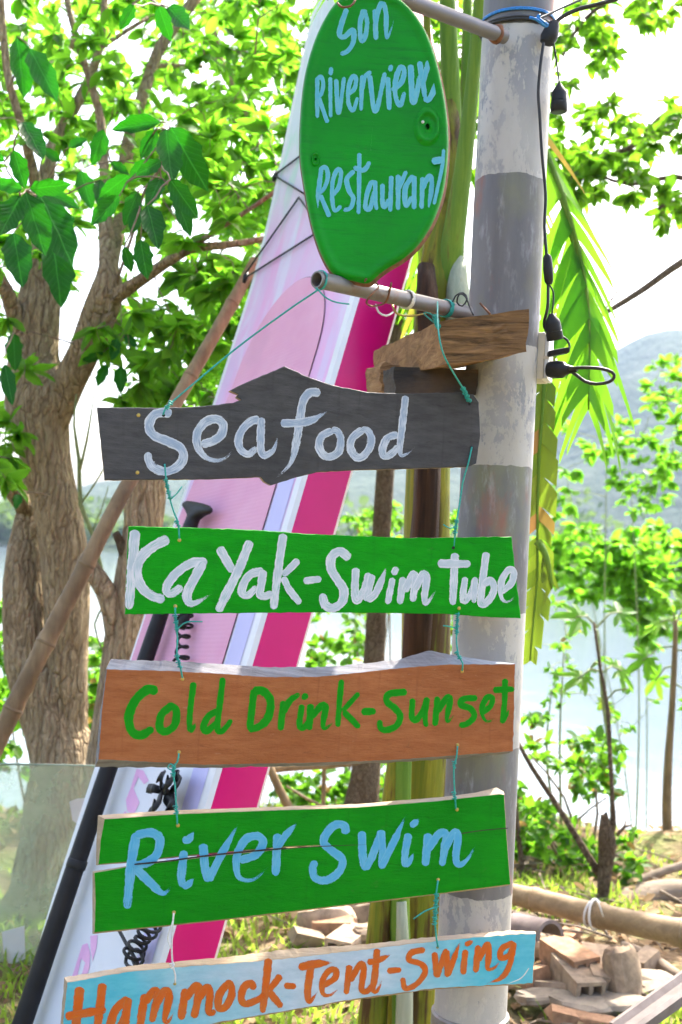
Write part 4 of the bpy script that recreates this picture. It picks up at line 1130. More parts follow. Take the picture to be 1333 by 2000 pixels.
def stick(name, label, pts, mat, cat='stick', jit=.06, n=10, group=None, seed=1):
    mb = MB(); limb(mb, pts, n, jit, seed, .06)
    return props(mb.build(name, mat), label, cat, group)
G1 = 'sticks and driftwood on the bank'
stick('driftwood_log', 'thick grey driftwood log lying behind the papaya stem', [(1150, 1800, 5.0, 40), (1230, 1760, 5.1, 50), (1290, 1745, 5.2, 52), (1370, 1750, 5.2, 50)], M_DRY, 'log', .1, 12, G1, 2)
stick('driftwood_log', 'grey driftwood stick rising to the right edge above the bamboo rail', [(1190, 1765, 5.2, 14), (1260, 1715, 5.3, 16), (1370, 1680, 5.4, 18)], M_DRY, 'log', .1, 8, G1, 3)
stick('driftwood_log', 'dry frond stalk lying low under the bamboo rail at the right', [(1215, 1845, 4.3, 16), (1270, 1870, 4.2, 24), (1340, 1920, 4.0, 26)], M_DRY, 'log', .12, 8, G1, 4)
stick('wooden_stick', 'leaning brown stick right of the pink board under the terracotta board', [(520, 1480, 4.9, 16), (545, 1540, 4.9, 18), (575, 1600, 4.9, 18), (600, 1680, 4.9, 18)], M_BAMBOO, 'stick', .06, 8, G1, 5)
stick('wooden_stick', 'horizontal brown stick just under the terracotta board', [(470, 1510, 5.0, 14), (560, 1500, 5.0, 15), (640, 1496, 5.0, 13), (700, 1490, 5.0, 10)], M_BAMBOO, 'stick', .06, 8, G1, 6)
stick('wooden_stick', 'thin upright stick between the terracotta and River Swim boards', [(634, 1480, 5.2, 8), (632, 1560, 5.2, 9), (628, 1680, 5.2, 10)], M_BAMBOO, 'stick', .06, 8, G1, 7)
stick('wooden_stick', 'fat pale stick leaning on the stones under the River Swim board', [(660, 1720, 4.6, 16), (692, 1770, 4.55, 19), (722, 1815, 4.5, 20)], M_BAMBOOR, 'stick', .06, 8, G1, 8)
stick('wooden_stick', 'bent twig by the leaning stick above River Swim', [(560, 1535, 4.9, 5), (600, 1560, 4.9, 6), (640, 1578, 4.9, 5)], M_BAMBOOR, 'stick', .06, 6, G1, 9)
stick('wooden_stick', 'dark upright stem right of the pole beside the shrub', [(1006, 1560, 5.2, 8), (1012, 1620, 5.2, 10), (1022, 1720, 5.2, 11), (1028, 1790, 5.2, 11)], M_BARK2, 'stick', .06, 8, G1, 10)

def half_tile():
    a = P(1005, 1800, 3.9); b = P(1075, 1815, 3.75)
    ax = (b - a).normalized(); sd_ = ax.cross(UPV).normalized(); up = sd_.cross(ax)
    mb = MB(); vs = []; n = 9
    for q in (a, b):
        for rr in (.06, .048):
            for k in range(n):
                an = math.pi * k / (n - 1); vs.append(q + sd_ * math.cos(an) * rr + up * math.sin(an) * rr - up * .03)
    fs = []
    for k in range(n - 1):
        fs += [(k, k + 1, 2 * n + k + 1, 2 * n + k), (n + k, 3 * n + k, 3 * n + k + 1, n + k + 1), (k, n + k, n + k + 1, k + 1), (2 * n + k, 2 * n + k + 1, 3 * n + k + 1, 3 * n + k)]
    fs += [(0, 2 * n, 3 * n, n), (n - 1, 2 * n - 1, 4 * n - 1, 3 * n - 1)]
    mb.add(vs, fs); props(mb.build('clay_roof_tile', M_TILE, None, sharp=40), 'dark curved clay tile lying under the bamboo rail beside the pole', 'roof tile')
half_tile()

def bamboo(name, label, pts, mat, nodes, seed):
    root = empty(name, P(*pts[0][:3]), label, 'bamboo pole')
    q = [(*P(x, y, d), wd * .5 * d / F) for (x, y, d, wd) in pts]
    s = spline(q, .03); V = [Vector(p[:3]) for p in s]; rr = [p[3] for p in s]
    for f in nodes:
        i = int(f * (len(V) - 1))
        rr[i] *= 1.10
    mb = MB(); mb.tube(V, rr, 16, 0, True, .02, seed); mb.build('culm', mat, root)
    for f in nodes:
        i = int(f * (len(V) - 1)); t = (V[min(i + 1, len(V) - 1)] - V[max(0, i - 1)]).normalized()
        m2 = MB(); m2.tube([V[i] - t * .006, V[i] - t * .003, V[i] + t * .003, V[i] + t * .006], [rr[i] * .93, rr[i] * 1.05, rr[i] * 1.05, rr[i] * .93], 16, 0, False); m2.build('node_ring', mat, root)
    return root
bamboo('bamboo_prop', 'long dry bamboo pole leaning across the left tree', [(-70, 1600, 3.35, 36), (0, 1440, 3.4, 36), (80, 1275, 3.45, 36), (160, 1120, 3.5, 33), (240, 965, 3.55, 30), (330, 810, 3.75, 28), (430, 635, 3.9, 26), (500, 510, 4.05, 24)], M_BAMBOO, (.17, .27, .40, .58, .76, .90), 3)
r_ = bamboo('bamboo_rail', 'horizontal bamboo rail running from the pole to the right edge', [(940, 1730, 4.2, 38), (1010, 1748, 4.1, 40), (1080, 1765, 4.0, 43), (1160, 1785, 3.9, 46), (1240, 1803, 3.8, 48), (1333, 1822, 3.7, 52), (1480, 1850, 3.6, 55)], M_BAMBOOR, (.25, .5, .8), 4)
def tie():
    mb = MB(); c0 = P(1152, 1781, 3.9); c1 = P(1166, 1788, 3.88)
    ax = (P(1240, 1803, 3.8) - P(1080, 1765, 4.0)).normalized(); up = UPV; sd_ = ax.cross(up).normalized(); r = .047
    pts = []
    for i in range(120):
        a = i / 120 * 2 * math.pi * 5
        pts.append(c0.lerp(c1, .5 + .5 * math.sin(i * .13)) + (up * math.cos(a) + sd_ * math.sin(a)) * (r + .002 * math.sin(i)))
    mb.tube(pts, .0035, 5); mb.tube(vspline([pts[-1], P(1170, 1765, 3.8), P(1178, 1790, 3.82)], .02), .003, 5)
    props(mb.build('rail_tie', M_WSTR), 'pale cord wound round the bamboo rail at the stump', 'cord')
tie()
def channel():
    a = P(1215, 2025, 2.6); b = P(1400, 1890, 2.75); ax = (b - a).normalized()
    sd_ = ax.cross(UPV).normalized(); up = sd_.cross(ax)
    prof = [(-.035, .0), (-.035, .022), (-.022, .026), (-.010, .016), (.010, .016), (.022, .026), (.035, .022), (.035, 0)]
    mb = MB(); n = len(prof)
    mb.add([q + sd_ * x + up * z for q in (a, b) for (x, z) in prof], [(i, (i + 1) % n, n + (i + 1) % n, n + i) for i in range(n)] + [tuple(range(n - 1, -1, -1)), tuple(range(n, 2 * n))])
    props(mb.build('metal_channel', M_CHAN, None, smooth=False), 'grey metal channel crossing the bottom right corner', 'metal rail')
channel()
# ------------------------------------------------------------------ the pole
PA = P(966, 1000, 2.38)                       # a point on the pole's axis
PR = .0745
def zp(y): return P(1018 - .052 * y, y, 2.38).z
PFOOT = Vector((PA.x, PA.y, float(gh(PA.x, PA.y)) - .05))
_b = [(0, .95), (zp(1730), 0), (zp(1452), 1), (zp(1203), 0), (zp(916), 1), (zp(690), 0), (zp(356), 1), (zp(66), 0)]
POLE_BANDS = [(max(0, (z - (PFOOT.z if i else 0)) / 3.2), v) for i, (z, v) in enumerate(_b)]
M_POLE = m_pole()
def pole():
    root = empty('signpost_pole', PFOOT, 'thick metal pole with flaking white paint bands', 'pole')
    mb = MB(); n = 40; vs = []
    zs = np.linspace(PFOOT.z, 3.6, 60)
    V = [Vector((PA.x, PA.y, z)) for z in zs]
    mb.tube(V, [PR * (1 + .002 * math.sin(i * .9)) for i in range(len(V))], n)
    mb.build('shaft', M_POLE, root, loc=PFOOT)
    mb = MB(); z0 = P(918, 1962, 2.38).z
    mb.tube([Vector((PA.x, PA.y, z)) for z in (PFOOT.z, z0 - .004, z0)], [PR + .006, PR + .006, PR + .001], n)
    mb.build('foot_collar', M_GALV, root, sharp=40)
pole()

def smears():
    M_S1 = strokepaint('smear_red', (.26, .12, .12), (.28, .16, .16), (.2, .15, .15)); M_S2 = strokepaint('smear_rust', (.30, .10, .04), (.34, .14, .07), (.2, .12, .1))
    def PC(x, y, off):
        r = ray(x, y); ox, oy = CAM.x - PA.x, CAM.y - PA.y; a = r.x ** 2 + r.y ** 2; b = 2 * (ox * r.x + oy * r.y); c = ox * ox + oy * oy - (PR * 1.003 + off) ** 2
        q = b * b - 4 * a * c
        return CAM + r * ((-b - math.sqrt(max(0, q))) / (2 * a))
    rt = bpy.data.objects['signpost_pole']
    for k, (wd, m, pts) in enumerate([(9, M_S1, [(932, 950), (950, 938), (980, 930), (1004, 926)]), (10, M_S1, [(1000, 932), (1006, 948), (1002, 972)]), (9, M_S1, [(945, 950), (947, 970), (944, 992)]), (7, M_S1, [(985, 960), (990, 985), (986, 1006)]),
                                      (4, M_S2, [(905, 1000), (930, 999), (952, 1003), (985, 1003)])]):
        mb = MB(); s_ = spline(pts, 2.2); n = len(s_); vs = []; uv = []; tt = []; r2 = random.Random(k)
        for i in range(n):
            t = s_[min(i + 1, n - 1)] - s_[max(i - 1, 0)]; t = t / max(1e-6, np.linalg.norm(t)); nn = np.array([-t[1], t[0]])
            h = wd / 2 * math.sin(math.pi * (i + .6) / (n + .2)) ** .4 * r2.uniform(.85, 1.15)
            for q in (-1, -.5, 0, .5, 1):
                p = s_[i] + nn * q * h; vs.append(PC(p[0], p[1], .0008 + .0003 * k)); uv.append((i * 2.2 / wd + k, q)); tt.append(.98)
        mb.add(vs, [(i * 5 + j, i * 5 + j + 1, i * 5 + j + 6, i * 5 + j + 5) for i in range(n - 1) for j in range(4)]); mb.uv = uv; mb.t = tt
        mb.build('paint_smear', m, rt)
smears()

def ptube(name, mats, pts, r, label=None, cat=None, par=None, n=8, step=.01, group=None, sm=True):
    """a smooth cord or wire through photo points (px, py, depth)"""
    mb = MB(); v = vspline([P(*q) for q in pts], step) if sm else [P(*q) for q in pts]
    mb.tube(v, r, n)
    o = mb.build(name, mats, par)
    return props(o, label, cat, group)

# pipes welded to the pole
def pipe(name, label, a, b, r, mat, open_end=True):
    A = P(*a); B = P(*b); t = (A - B).normalized()
    root = empty(name, B, label, 'pipe')
    mb = MB(); n = 24
    up = t.cross(Vector((0, 0, 1))).normalized(); s2 = t.cross(up)
    rings = [(B, r), (A, r), (A, r * .82), (A - t * .12, r * .80)]
    N = 30; path = [B.lerp(A, i / N) for i in range(N + 1)]
    vs = []
    for p, rr in [(p, r) for p in path] + rings[2:]:
        for k in range(n):
            an = 2 * math.pi * k / n; vs.append(p + (up * math.cos(an) + s2 * math.sin(an)) * rr)
    m = len(path) + 2
    fs = [(i * n + k, i * n + (k + 1) % n, (i + 1) * n + (k + 1) % n, (i + 1) * n + k) for i in range(m - 1) for k in range(n)]
    fs.append(tuple((m - 1) * n + k for k in range(n)))
    mb.add(vs, fs); mb.build('tube', mat, root, sharp=50)
    return root
LPA, LPB = (619, 546, 1.98), (915, 612, 2.30)
UPA, UPB = (735, -22, 2.08), (985, 72, 2.32)
pipe('lower_pipe', 'rusty grey pipe with open end under the fish shaped sign', LPA, LPB, .0148, M_GALV)
up_ = pipe('upper_pipe', 'grey pipe welded to the pole top behind the fish shaped sign', UPA, UPB, .0145, M_GALV2)
def weld():
    mb = MB(); c = P(968, 66, 2.305); rr = random.Random(3); vs = []
    t = (P(*UPA) - P(*UPB)).normalized(); a = t.cross(UPV).normalized(); b = t.cross(a)
    mb.tube([c - t * .006 + (a * 0), c, c + t * .006], [.019, .0185, .0155], 16, jit=.08)
    mb.build('weld', M_RUST, up_)
weld()

# ------------------------------------------------------------------ timber at the pole
def rough_box(name, c8, mats, par, seg=14, amp=.003, seed=1, endmat=None):
    """a box given by 4 near + 4 far corners, divided along its length, with uneven faces"""
    r2 = random.Random(seed); mb = MB(); k = 5
    near, far = c8[:4], c8[4:]
    ring = []
    def perim(c):
        out = []
        for i in range(4):
            a, b = c[i], c[(i + 1) % 4]
            for s in range(k): out.append(a.lerp(b, s / k))
        return out
    pn, pf = perim(near), perim(far); n = len(pn); cn = sum(near, Vector()) / 4; cf = sum(far, Vector()) / 4
    vs = []
    off = [r2.uniform(-1, 1) for _ in range(n)]
    for j in range(seg + 1):
        f = j / seg; c = cn.lerp(cf, f)
        for i in range(n):
            p = pn[i].lerp(pf[i], f); d = (p - c).normalized()
            corner = -.6 if i % k == 0 else 0
            vs.append(p + d * amp * (off[i] * .7 + r2.uniform(-.8, .8) + corner + math.sin(j * .9 + i)))
    fs = [(j * n + i, j * n + (i + 1) % n, (j + 1) * n + (i + 1) % n, (j + 1) * n + i) for j in range(seg) for i in range(n)]
    mb.add(vs, fs)
    # end grain: rings shrinking to the middle, pitted
    for (cc, base, rev) in ((cn, 0, 1), (cf, seg * n, 0)):
        rr = [[base + i for i in range(n)]]
        ax = (cn - cf).normalized() * (1 if rev else -1)
        for q in (.78, .5, .22):
            b = len(mb.v)
            mb.v += [tuple(cc.lerp(Vector(mb.v[base + i]), q) + ax * r2.uniform(-.004, .0035)) for i in range(n)]
            rr.append([b + i for i in range(n)])
        for u in range(3):
            for i in range(n):
                i2 = (i + 1) % n; f = (rr[u][i], rr[u + 1][i], rr[u + 1][i2], rr[u][i2])
                mb.f.append(f if not rev else f[::-1]); mb.m.append(1)
        mb.f.append(tuple(rr[3])); mb.m.append(1)
    return mb.build(name, mats, par, sharp=38)
def beams():
    near = [P(858, 627, 2.13), P(871, 712, 2.13), P(1031, 688, 2.09), P(1033, 604, 2.09)]
    ax = P(735, 712, 2.95) - P(868, 664, 2.13)
    far = [q + ax for q in near]
    root = rough_box('timber_beam', near + far, [M_BEAM, M_BEAMEND], None, 20, .002, 4)
    props(root, 'rough brown timber beam with cracked end grain lashed to the pole', 'timber beam')
    near = [P(772, 716, 2.42), P(770, 768, 2.42), P(932, 772, 2.33), P(934, 722, 2.33)]
    ax = Vector((-.02, .09, .004))
    o = rough_box('charred_timber', near + [q + ax for q in near], [M_CHAR, M_CHAR], None, 8, .002, 6)
    props(o, 'blackened timber block under the rough beam', 'timber block')
    near = [P(745, 708, 2.62), P(742, 765, 2.62), P(800, 768, 2.58), P(802, 712, 2.58)]
    o = rough_box('timber_offcut', near + [q + Vector((-.03, .10, 0)) for q in near], [M_BEAM, M_BEAMEND], None, 8, .003, 8)
    props(o, 'brown timber offcut between the pink board and the blackened block', 'timber block')
    o = ptube('nail', M_RUST, [(938, 592, 2.12), (958, 614, 2.11)], .0022, 'rusty bent nail on top of the rough beam', 'nail')
beams()

# ------------------------------------------------------------------ boards
YAW = R(14)
BU = Vector((math.cos(YAW), math.sin(YAW), 0)); BN = Vector((math.sin(YAW), -math.cos(YAW), 0))   # along, out of the face
def bplane(ymid, d=2.12): return P(610, ymid, d)

def resample(poly, step, amp, r2):
    out = []
    n = len(poly)
    for i in range(n):
        a = np.array(poly[i], float); b = np.array(poly[(i + 1) % n], float)
        k = max(1, int(np.linalg.norm(b - a) / step))
        for s in range(k):
            q = a + (b - a) * s / k
            if s: q = q + np.array([r2.gauss(0, amp), r2.gauss(0, amp)])
            out.append(tuple(q))
    return out

def make_board(name, label, front, ymid, mats, thick=.02, back=None, seed=1, d=2.12, amp=.5, step=9):
    p0 = bplane(ymid, d); r2 = random.Random(seed)
    st = random.Random(seed)
    if back is None:
        fp = resample(front, step, amp, r2); F3 = [PL(x, y, p0, BN) for x, y in fp]; B3 = [q - BN * thick for q in F3]
    else:
        fp = []; bp = []; n = len(front)
        for i in range(n):
            a = np.array(front[i], float); b = np.array(front[(i + 1) % n], float); c = np.array(back[i], float); e = np.array(back[(i + 1) % n], float)
            k = max(1, int(max(np.linalg.norm(b - a), np.linalg.norm(e - c)) / step))
            for s in range(k):
                j = np.array([r2.gauss(0, amp), r2.gauss(0, amp)]) * (1 if s else 0)
                j2 = np.array([r2.gauss(0, amp), r2.gauss(0, amp * 1.6)]) * (1 if s else 0)
                fp.append(tuple(a + (b - a) * s / k + j)); bp.append(tuple(c + (e - c) * s / k + j2))
        F3 = [PL(x, y, p0, BN) for x, y in fp]; B3 = [PL(x, y, p0 - BN * thick, BN) for x, y in bp]
    n = len(F3); mb = MB()
    # a small chamfer so that edges catch light
    IN = []
    area = sum(fp[i][0] * fp[(i + 1) % n][1] - fp[(i + 1) % n][0] * fp[i][1] for i in range(n))
    for i in range(n):
        a, b = F3[i - 1], F3[(i + 1) % n]
        t = (b - a).normalized(); nin = BN.cross(t) if area < 0 else t.cross(BN)
        IN.append(F3[i] + nin * .0012)
    OUT = [q - BN * .0013 for q in F3]
    mb.add(IN + OUT + B3, [])
    order = list(range(n))
    mb.f.append(tuple(order)); mb.m.append(0)
    mb.f.append(tuple(2 * n + i for i in reversed(order))); mb.m.append(2)
    for i in range(n):
        j = (i + 1) % n
        mb.f.append((i, n + i, n + j, j)); mb.m.append(0 if back is None else 1)
        mb.f.append((n + i, 2 * n + i, 2 * n + j, n + j)); mb.m.append(1)
    o = mb.build(name, mats, None, smooth=False)
    import bmesh
    bm = bmesh.new(); bm.from_mesh(o.data); bmesh.ops.triangulate(bm, faces=[f for f in bm.faces if len(f.verts) > 4], ngon_method='EAR_CLIP')
    bmesh.ops.recalc_face_normals(bm, faces=bm.faces); bm.to_mesh(o.data); bm.free()
    props(o, label, 'sign board', 'hanging painted plank signs')
    return o, p0

def letter(par, plane, nrm, strokes, mat, off0=.0004, sc=1.0, seed=0, name='letter'):
    """strokes: (width_px, taper, [(x, y) ...]) in photo pixels -> brush ribbons lying on the board"""
    r2 = random.Random(seed); mb = MB(); uv = []; off = off0; tt = []
    for (wd, taper, pts) in strokes:
        s = spline(pts, 2.2); n = len(s); dryend = r2.uniform(.25, .6)
        dl = [0]
        for i in range(1, n): dl.append(dl[-1] + float(np.linalg.norm(s[i] - s[i - 1])))
        T = dl[-1]; r = wd / 2; ph = r2.uniform(0, 6)
        vs = []; fs = []
        for i in range(n):
            t = s[min(i + 1, n - 1)] - s[max(i - 1, 0)]
            t = t / max(1e-6, np.linalg.norm(t)); nn = np.array([-t[1], t[0]])
            a = dl[i]; b = T - dl[i]
            h = r * (1 + .05 * math.sin(a * .11 + ph) + .03 * math.sin(a * .37 + ph))
            if a < r * .8: h *= math.sqrt(max(.03, 1 - (1 - a / (r * .8)) ** 2))
            if taper:
                if b < T * .42: h *= max(.06, (b / (T * .42)) ** .8)
            elif b < r * .8: h *= math.sqrt(max(.03, 1 - (1 - b / (r * .8)) ** 2))
            ctr = s[i]
            # extend the ends so that the rounded cap reaches the stroke's end
            z = off + .0003 * (a / max(T, 1))
            for k, q in enumerate((-1, -.75, 0, .75, 1)):
                e = h * (1 + (r2.uniform(-.05, .05) if abs(q) == 1 else 0))
                p = ctr + nn * q * e
                vs.append(PL(p[0], p[1], plane, nrm) + nrm * (z - (.00012 if abs(q) == 1 else 0)))
                uv.append((a / wd + ph, q)); tt.append((max(0, a / T - .45) / .55) ** 1.5 * (.95 if taper else dryend))
        for i in range(n - 1):
            for k in range(4): fs.append((i * 5 + k, i * 5 + k + 1, (i + 1) * 5 + k + 1, (i + 1) * 5 + k))
        mb.add(vs, fs); off += .00045
    mb.uv = uv; mb.t = tt
    return mb.build(name, mat, par)

def write(par, plane, nrm, data, mat, ox, oy, sc, seed=0, lift=None):
    for i, L in enumerate(data):
        letter(par, plane, nrm, [(w_ / sc, tp, [(ox + x / sc, oy + y / sc) for x, y in pts]) for (w_, tp, pts) in L], mat, (lift or {}).get(i, .0004), seed=seed * 50 + i)

def screw(par, plane, x, y, dark=False, r=.0035):
    c = PL(x, y, plane, BN); mb = MB()
    if dark: mb.tube([c + BN * .0002, c + BN * .0007], [r * .9, r * .8], 12); mb.build('hole', M_HOLE, par)
    else:
        mb.tube([c - BN * .001, c + BN * .0008, c + BN * .0018], [r, r, r * .6], 12); mb.build('screw', M_BRASS, par, sharp=40)

# 1 Seafood
o1, p1 = make_board('hanging_board', 'charcoal grey board with white lettering Seafood and an arrow shaped peak',
    [(190, 795), (325, 797), (400, 793), (455, 787), (472, 781), (462, 775), (466, 770), (449, 763), (470, 752), (556, 715), (600, 735), (650, 752), (720, 766), (800, 769), (900, 766), (925, 770), (936, 786), (939, 850), (931, 905), (915, 912),
     (820, 915), (700, 918), (620, 922), (570, 935), (530, 948), (517, 941), (510, 932), (400, 936), (205, 938)], 850, [M_PGREY, M_RAW, M_PGREY], .019, seed=3, amp=.35)
SEA = [[(62, 0, [(285, 265), (240, 252), (170, 270), (138, 340), (170, 400), (260, 440), (340, 480), (362, 540), (330, 600), (250, 637), (170, 612), (134, 560), (135, 510)])],
       [(58, 1, [(478, 462), (560, 435), (612, 390), (618, 325), (570, 295), (500, 318), (452, 390), (458, 480), (510, 545), (570, 565), (640, 545), (700, 475)])],
       [(54, 0, [(860, 298), (800, 310), (742, 370), (720, 440), (740, 500), (790, 522), (842, 480)]), (52, 1, [(870, 285), (864, 440), (870, 512), (900, 530), (950, 490), (980, 390)])],
       [(56, 1, [(1255, 125), (1190, 122), (1145, 170), (1122, 280), (1100, 430), (1060, 580), (955, 690)]), (56, 1, [(995, 322), (1110, 320), (1200, 300), (1310, 238)])]]
write(o1, p1, BN, SEA, M_SWHITE, 250, 730, 3.3325, 1)
SEA2 = [[(48, 0, [(395, 335), (330, 370), (314, 430), (340, 480), (380, 491), (430, 460), (442, 390), (420, 340), (385, 335)])],
        [(48, 0, [(575, 328), (512, 380), (500, 440), (530, 490), (570, 491), (612, 440), (622, 380), (600, 335), (560, 332)])],
        [(46, 0, [(785, 358), (720, 380), (690, 440), (694, 482), (730, 482), (788, 430)]), (44, 1, [(826, 130), (806, 300), (792, 430), (800, 482), (840, 470), (885, 430)])]]
write(o1, p1, BN, SEA2, M_SWHITE, 520, 730, 3.03, 2)
for (x, y, dk) in ((271, 811, 0), (269, 923, 0), (320, 811, 1), (322, 908, 1), (918, 789, 1), (922, 874, 1)): screw(o1, p1, x, y, dk)

# 2 Kayak
o2, p2 = make_board('hanging_board', 'bright green board with white lettering KaYak-Swim Tube',
    [(251, 1028), (400, 1031), (500, 1035), (610, 1043), (800, 1051), (1000, 1048), (1008, 1120), (1018, 1208), (960, 1206), (870, 1199), (620, 1196), (420, 1198), (244, 1200)], 1115, [M_PGREEN, M_RAW, M_RAW], .016, seed=5, amp=.35)
KAY = [[(66, 0, [(112, 80), (95, 300), (72, 585)]), (66, 0, [(325, 135), (230, 185), (150, 255), (122, 350), (150, 440), (220, 500), (300, 525)])],
       [(58, 0, [(570, 285), (470, 292), (380, 350), (322, 420), (312, 470), (345, 485), (410, 440)]), (62, 1, [(545, 285), (482, 400), (440, 490), (455, 540), (500, 542), (600, 485)])],
       [(60, 0, [(645, 190), (700, 290), (738, 350)]), (60, 0, [(842, 150), (770, 330), (700, 470), (635, 600)])],
       [(54, 0, [(930, 345), (850, 360), (802, 420), (790, 480), (830, 495), (885, 440)]), (52, 0, [(926, 335), (910, 440), (902, 490), (940, 502), (985, 478)])],
       [(54, 0, [(1053, 105), (1027, 280), (1002, 480), (988, 585)]), (46, 0, [(1150, 270), (1048, 372)]), (46, 0, [(1050, 380), (1090, 460), (1160, 550)])], [(48, 0, [(1180, 406), (1295, 392)])]]
write(o2, p2, BN, KAY, M_SWHITE2, 230, 1010, 3.251, 3)
KAY2 = [[(56, 0, [(260, 190), (200, 146), (150, 180), (146, 250), (180, 310), (222, 380), (212, 450), (160, 486), (110, 470), (92, 400)])],
        [(48, 0, [(296, 245), (290, 380), (302, 442), (350, 370), (375, 275)]), (46, 0, [(395, 285), (372, 380), (352, 445)]), (46, 1, [(362, 445), (420, 390), (482, 235)])],
        [(40, 0, [(520, 305), (486, 465)]), (40, 0, [(544, 240), (520, 288)])],
        [(44, 0, [(582, 300), (562, 465)]), (46, 0, [(588, 390), (640, 285), (655, 320), (638, 450)]), (46, 1, [(650, 380), (702, 283), (722, 310), (710, 420), (722, 460), (785, 375)])],
        [(48, 0, [(896, 155), (882, 470)]), (50, 0, [(790, 218), (990, 222)])],
        [(40, 0, [(958, 300), (943, 430), (962, 442), (1000, 380), (1016, 310)]), (38, 0, [(1017, 300), (1010, 458)])],
        [(46, 0, [(1086, 150), (1066, 300), (1054, 455), (1100, 442), (1132, 370), (1110, 320), (1068, 350)])],
        [(42, 1, [(1170, 395), (1235, 340), (1252, 270), (1220, 258), (1180, 320), (1173, 410), (1210, 452), (1275, 405)])]]
write(o2, p2, BN, KAY2, M_SWHITE2, 600, 1030, 3.1, 4)
for (x, y, dk) in ((351, 1055, 0), (343, 1184, 0), (886, 1070, 1), (897, 1188, 0)): screw(o2, p2, x, y, dk)

# 3 Cold drink: a live edge along the top and the left end
fr3 = [(208, 1306), (330, 1309), (420, 1314), (520, 1321), (620, 1321), (700, 1313), (800, 1302), (870, 1297), (1007, 1296), (1005, 1400), (1003, 1468), (900, 1476), (760, 1486), (600, 1491), (400, 1495), (192, 1484), (198, 1390)]
bk3 = [(217, 1287), (330, 1291), (420, 1296), (520, 1303), (620, 1303), (700, 1297), (780, 1288), (836, 1271), (960, 1291), (990, 1398), (990, 1472), (900, 1480), (760, 1490), (600, 1496), (400, 1500), (186, 1498), (196, 1390)]
o3, p3 = make_board('hanging_board', 'terracotta brown board with green lettering Cold Drink-Sunset and a rough top edge', fr3, 1395, [M_PBROWN, M_RAWG, M_RAW], .024, back=bk3, seed=8, amp=.35)
COLD = [[(56, 0, [(390, 215), (330, 203), (262, 260), (220, 350), (232, 440), (285, 472), (365, 432)])],
        [(48, 0, [(470, 300), (412, 350), (402, 430), (440, 450), (490, 410), (500, 330), (475, 300), (440, 300)])], [(38, 0, [(602, 158), (582, 320), (576, 452)]), (26, 1, [(576, 452), (592, 440), (616, 398)])],
        [(42, 0, [(748, 325), (690, 360), (660, 420), (682, 447), (745, 390)]), (38, 0, [(775, 130), (755, 300), (742, 430), (770, 447), (828, 380)])],
        [(44, 0, [(960, 200), (932, 445)]), (50, 0, [(948, 212), (1010, 210), (1056, 270), (1040, 370), (990, 420), (925, 440)])],
        [(40, 0, [(1133, 268), (1115, 445)]), (38, 0, [(1128, 345), (1170, 270), (1228, 225)])],
        [(38, 0, [(1243, 290), (1228, 410), (1255, 425), (1290, 385)]), (36, 0, [(1275, 228), (1243, 260)])]]
write(o3, p3, BN, COLD, M_SGREEN, 180, 1280, 3.0295, 5)
COLD2 = [[(44, 0, [(22, 355), (14, 515)]), (42, 1, [(22, 440), (90, 365), (112, 380), (96, 480), (112, 503), (172, 455)])],
         [(36, 0, [(210, 208), (196, 350), (186, 495)]), (32, 0, [(315, 288), (212, 402)]), (38, 0, [(220, 400), (318, 500)])], [(48, 0, [(328, 404), (418, 400)])],
         [(42, 0, [(606, 283), (500, 295), (482, 340), (530, 380), (564, 430), (540, 490), (480, 513), (445, 500), (440, 452)])],
         [(38, 0, [(640, 322), (634, 430), (660, 452), (700, 400), (728, 315)]), (36, 0, [(727, 315), (714, 430), (722, 495)])],
         [(38, 0, [(790, 310), (774, 490)]), (38, 1, [(785, 405), (850, 315), (866, 340), (846, 440), (857, 460), (905, 405)])],
         [(40, 0, [(1032, 320), (950, 325), (932, 360), (990, 385), (1012, 430), (970, 475), (920, 487)])],
         [(36, 1, [(1055, 412), (1110, 370), (1122, 320), (1090, 318), (1058, 380), (1068, 440), (1100, 462), (1150, 430)])],
         [(36, 0, [(1200, 202), (1195, 350), (1183, 475)]), (40, 0, [(1126, 272), (1256, 265)]), (24, 1, [(1186, 465), (1225, 385)])]]
write(o3, p3, BN, COLD2, M_SGREEN, 600, 1260, 3.1, 6)
for (x, y, dk) in ((357, 1326, 0), (350, 1469, 0), (903, 1311, 0), (894, 1455, 0)): screw(o3, p3, x, y, dk)

# 4 River swim: split from the left end
fr4 = [(204, 1599), (345, 1589), (500, 1583), (700, 1576), (860, 1563), (930, 1555), (978, 1550), (986, 1552), (990, 1620), (998, 1728), (850, 1747), (600, 1777), (450, 1795), (300, 1811), (184, 1822), (186, 1760), (184, 1704), (250, 1692), (400, 1673), (560, 1657), (640, 1651), (560, 1654), (400, 1668), (250, 1684), (192, 1689), (196, 1640)]
bk4 = [(192, 1592), (345, 1582), (500, 1577), (700, 1570), (860, 1557), (930, 1548), (970, 1538), (984, 1546), (984, 1620), (992, 1730), (850, 1748), (600, 1778), (450, 1796), (300, 1812), (181, 1824), (181, 1760), (181, 1702), (250, 1691), (400, 1672), (560, 1656.6), (640, 1650.8), (560, 1654.4), (400, 1669), (250, 1685), (188, 1690), (189, 1640)]
o4, p4 = make_board('hanging_board', 'deep green board with sky blue lettering River Swim and a long split', fr4, 1685, [M_PGREEN2, M_RAW, M_RAW], .018, back=bk4, seed=11, amp=.12)
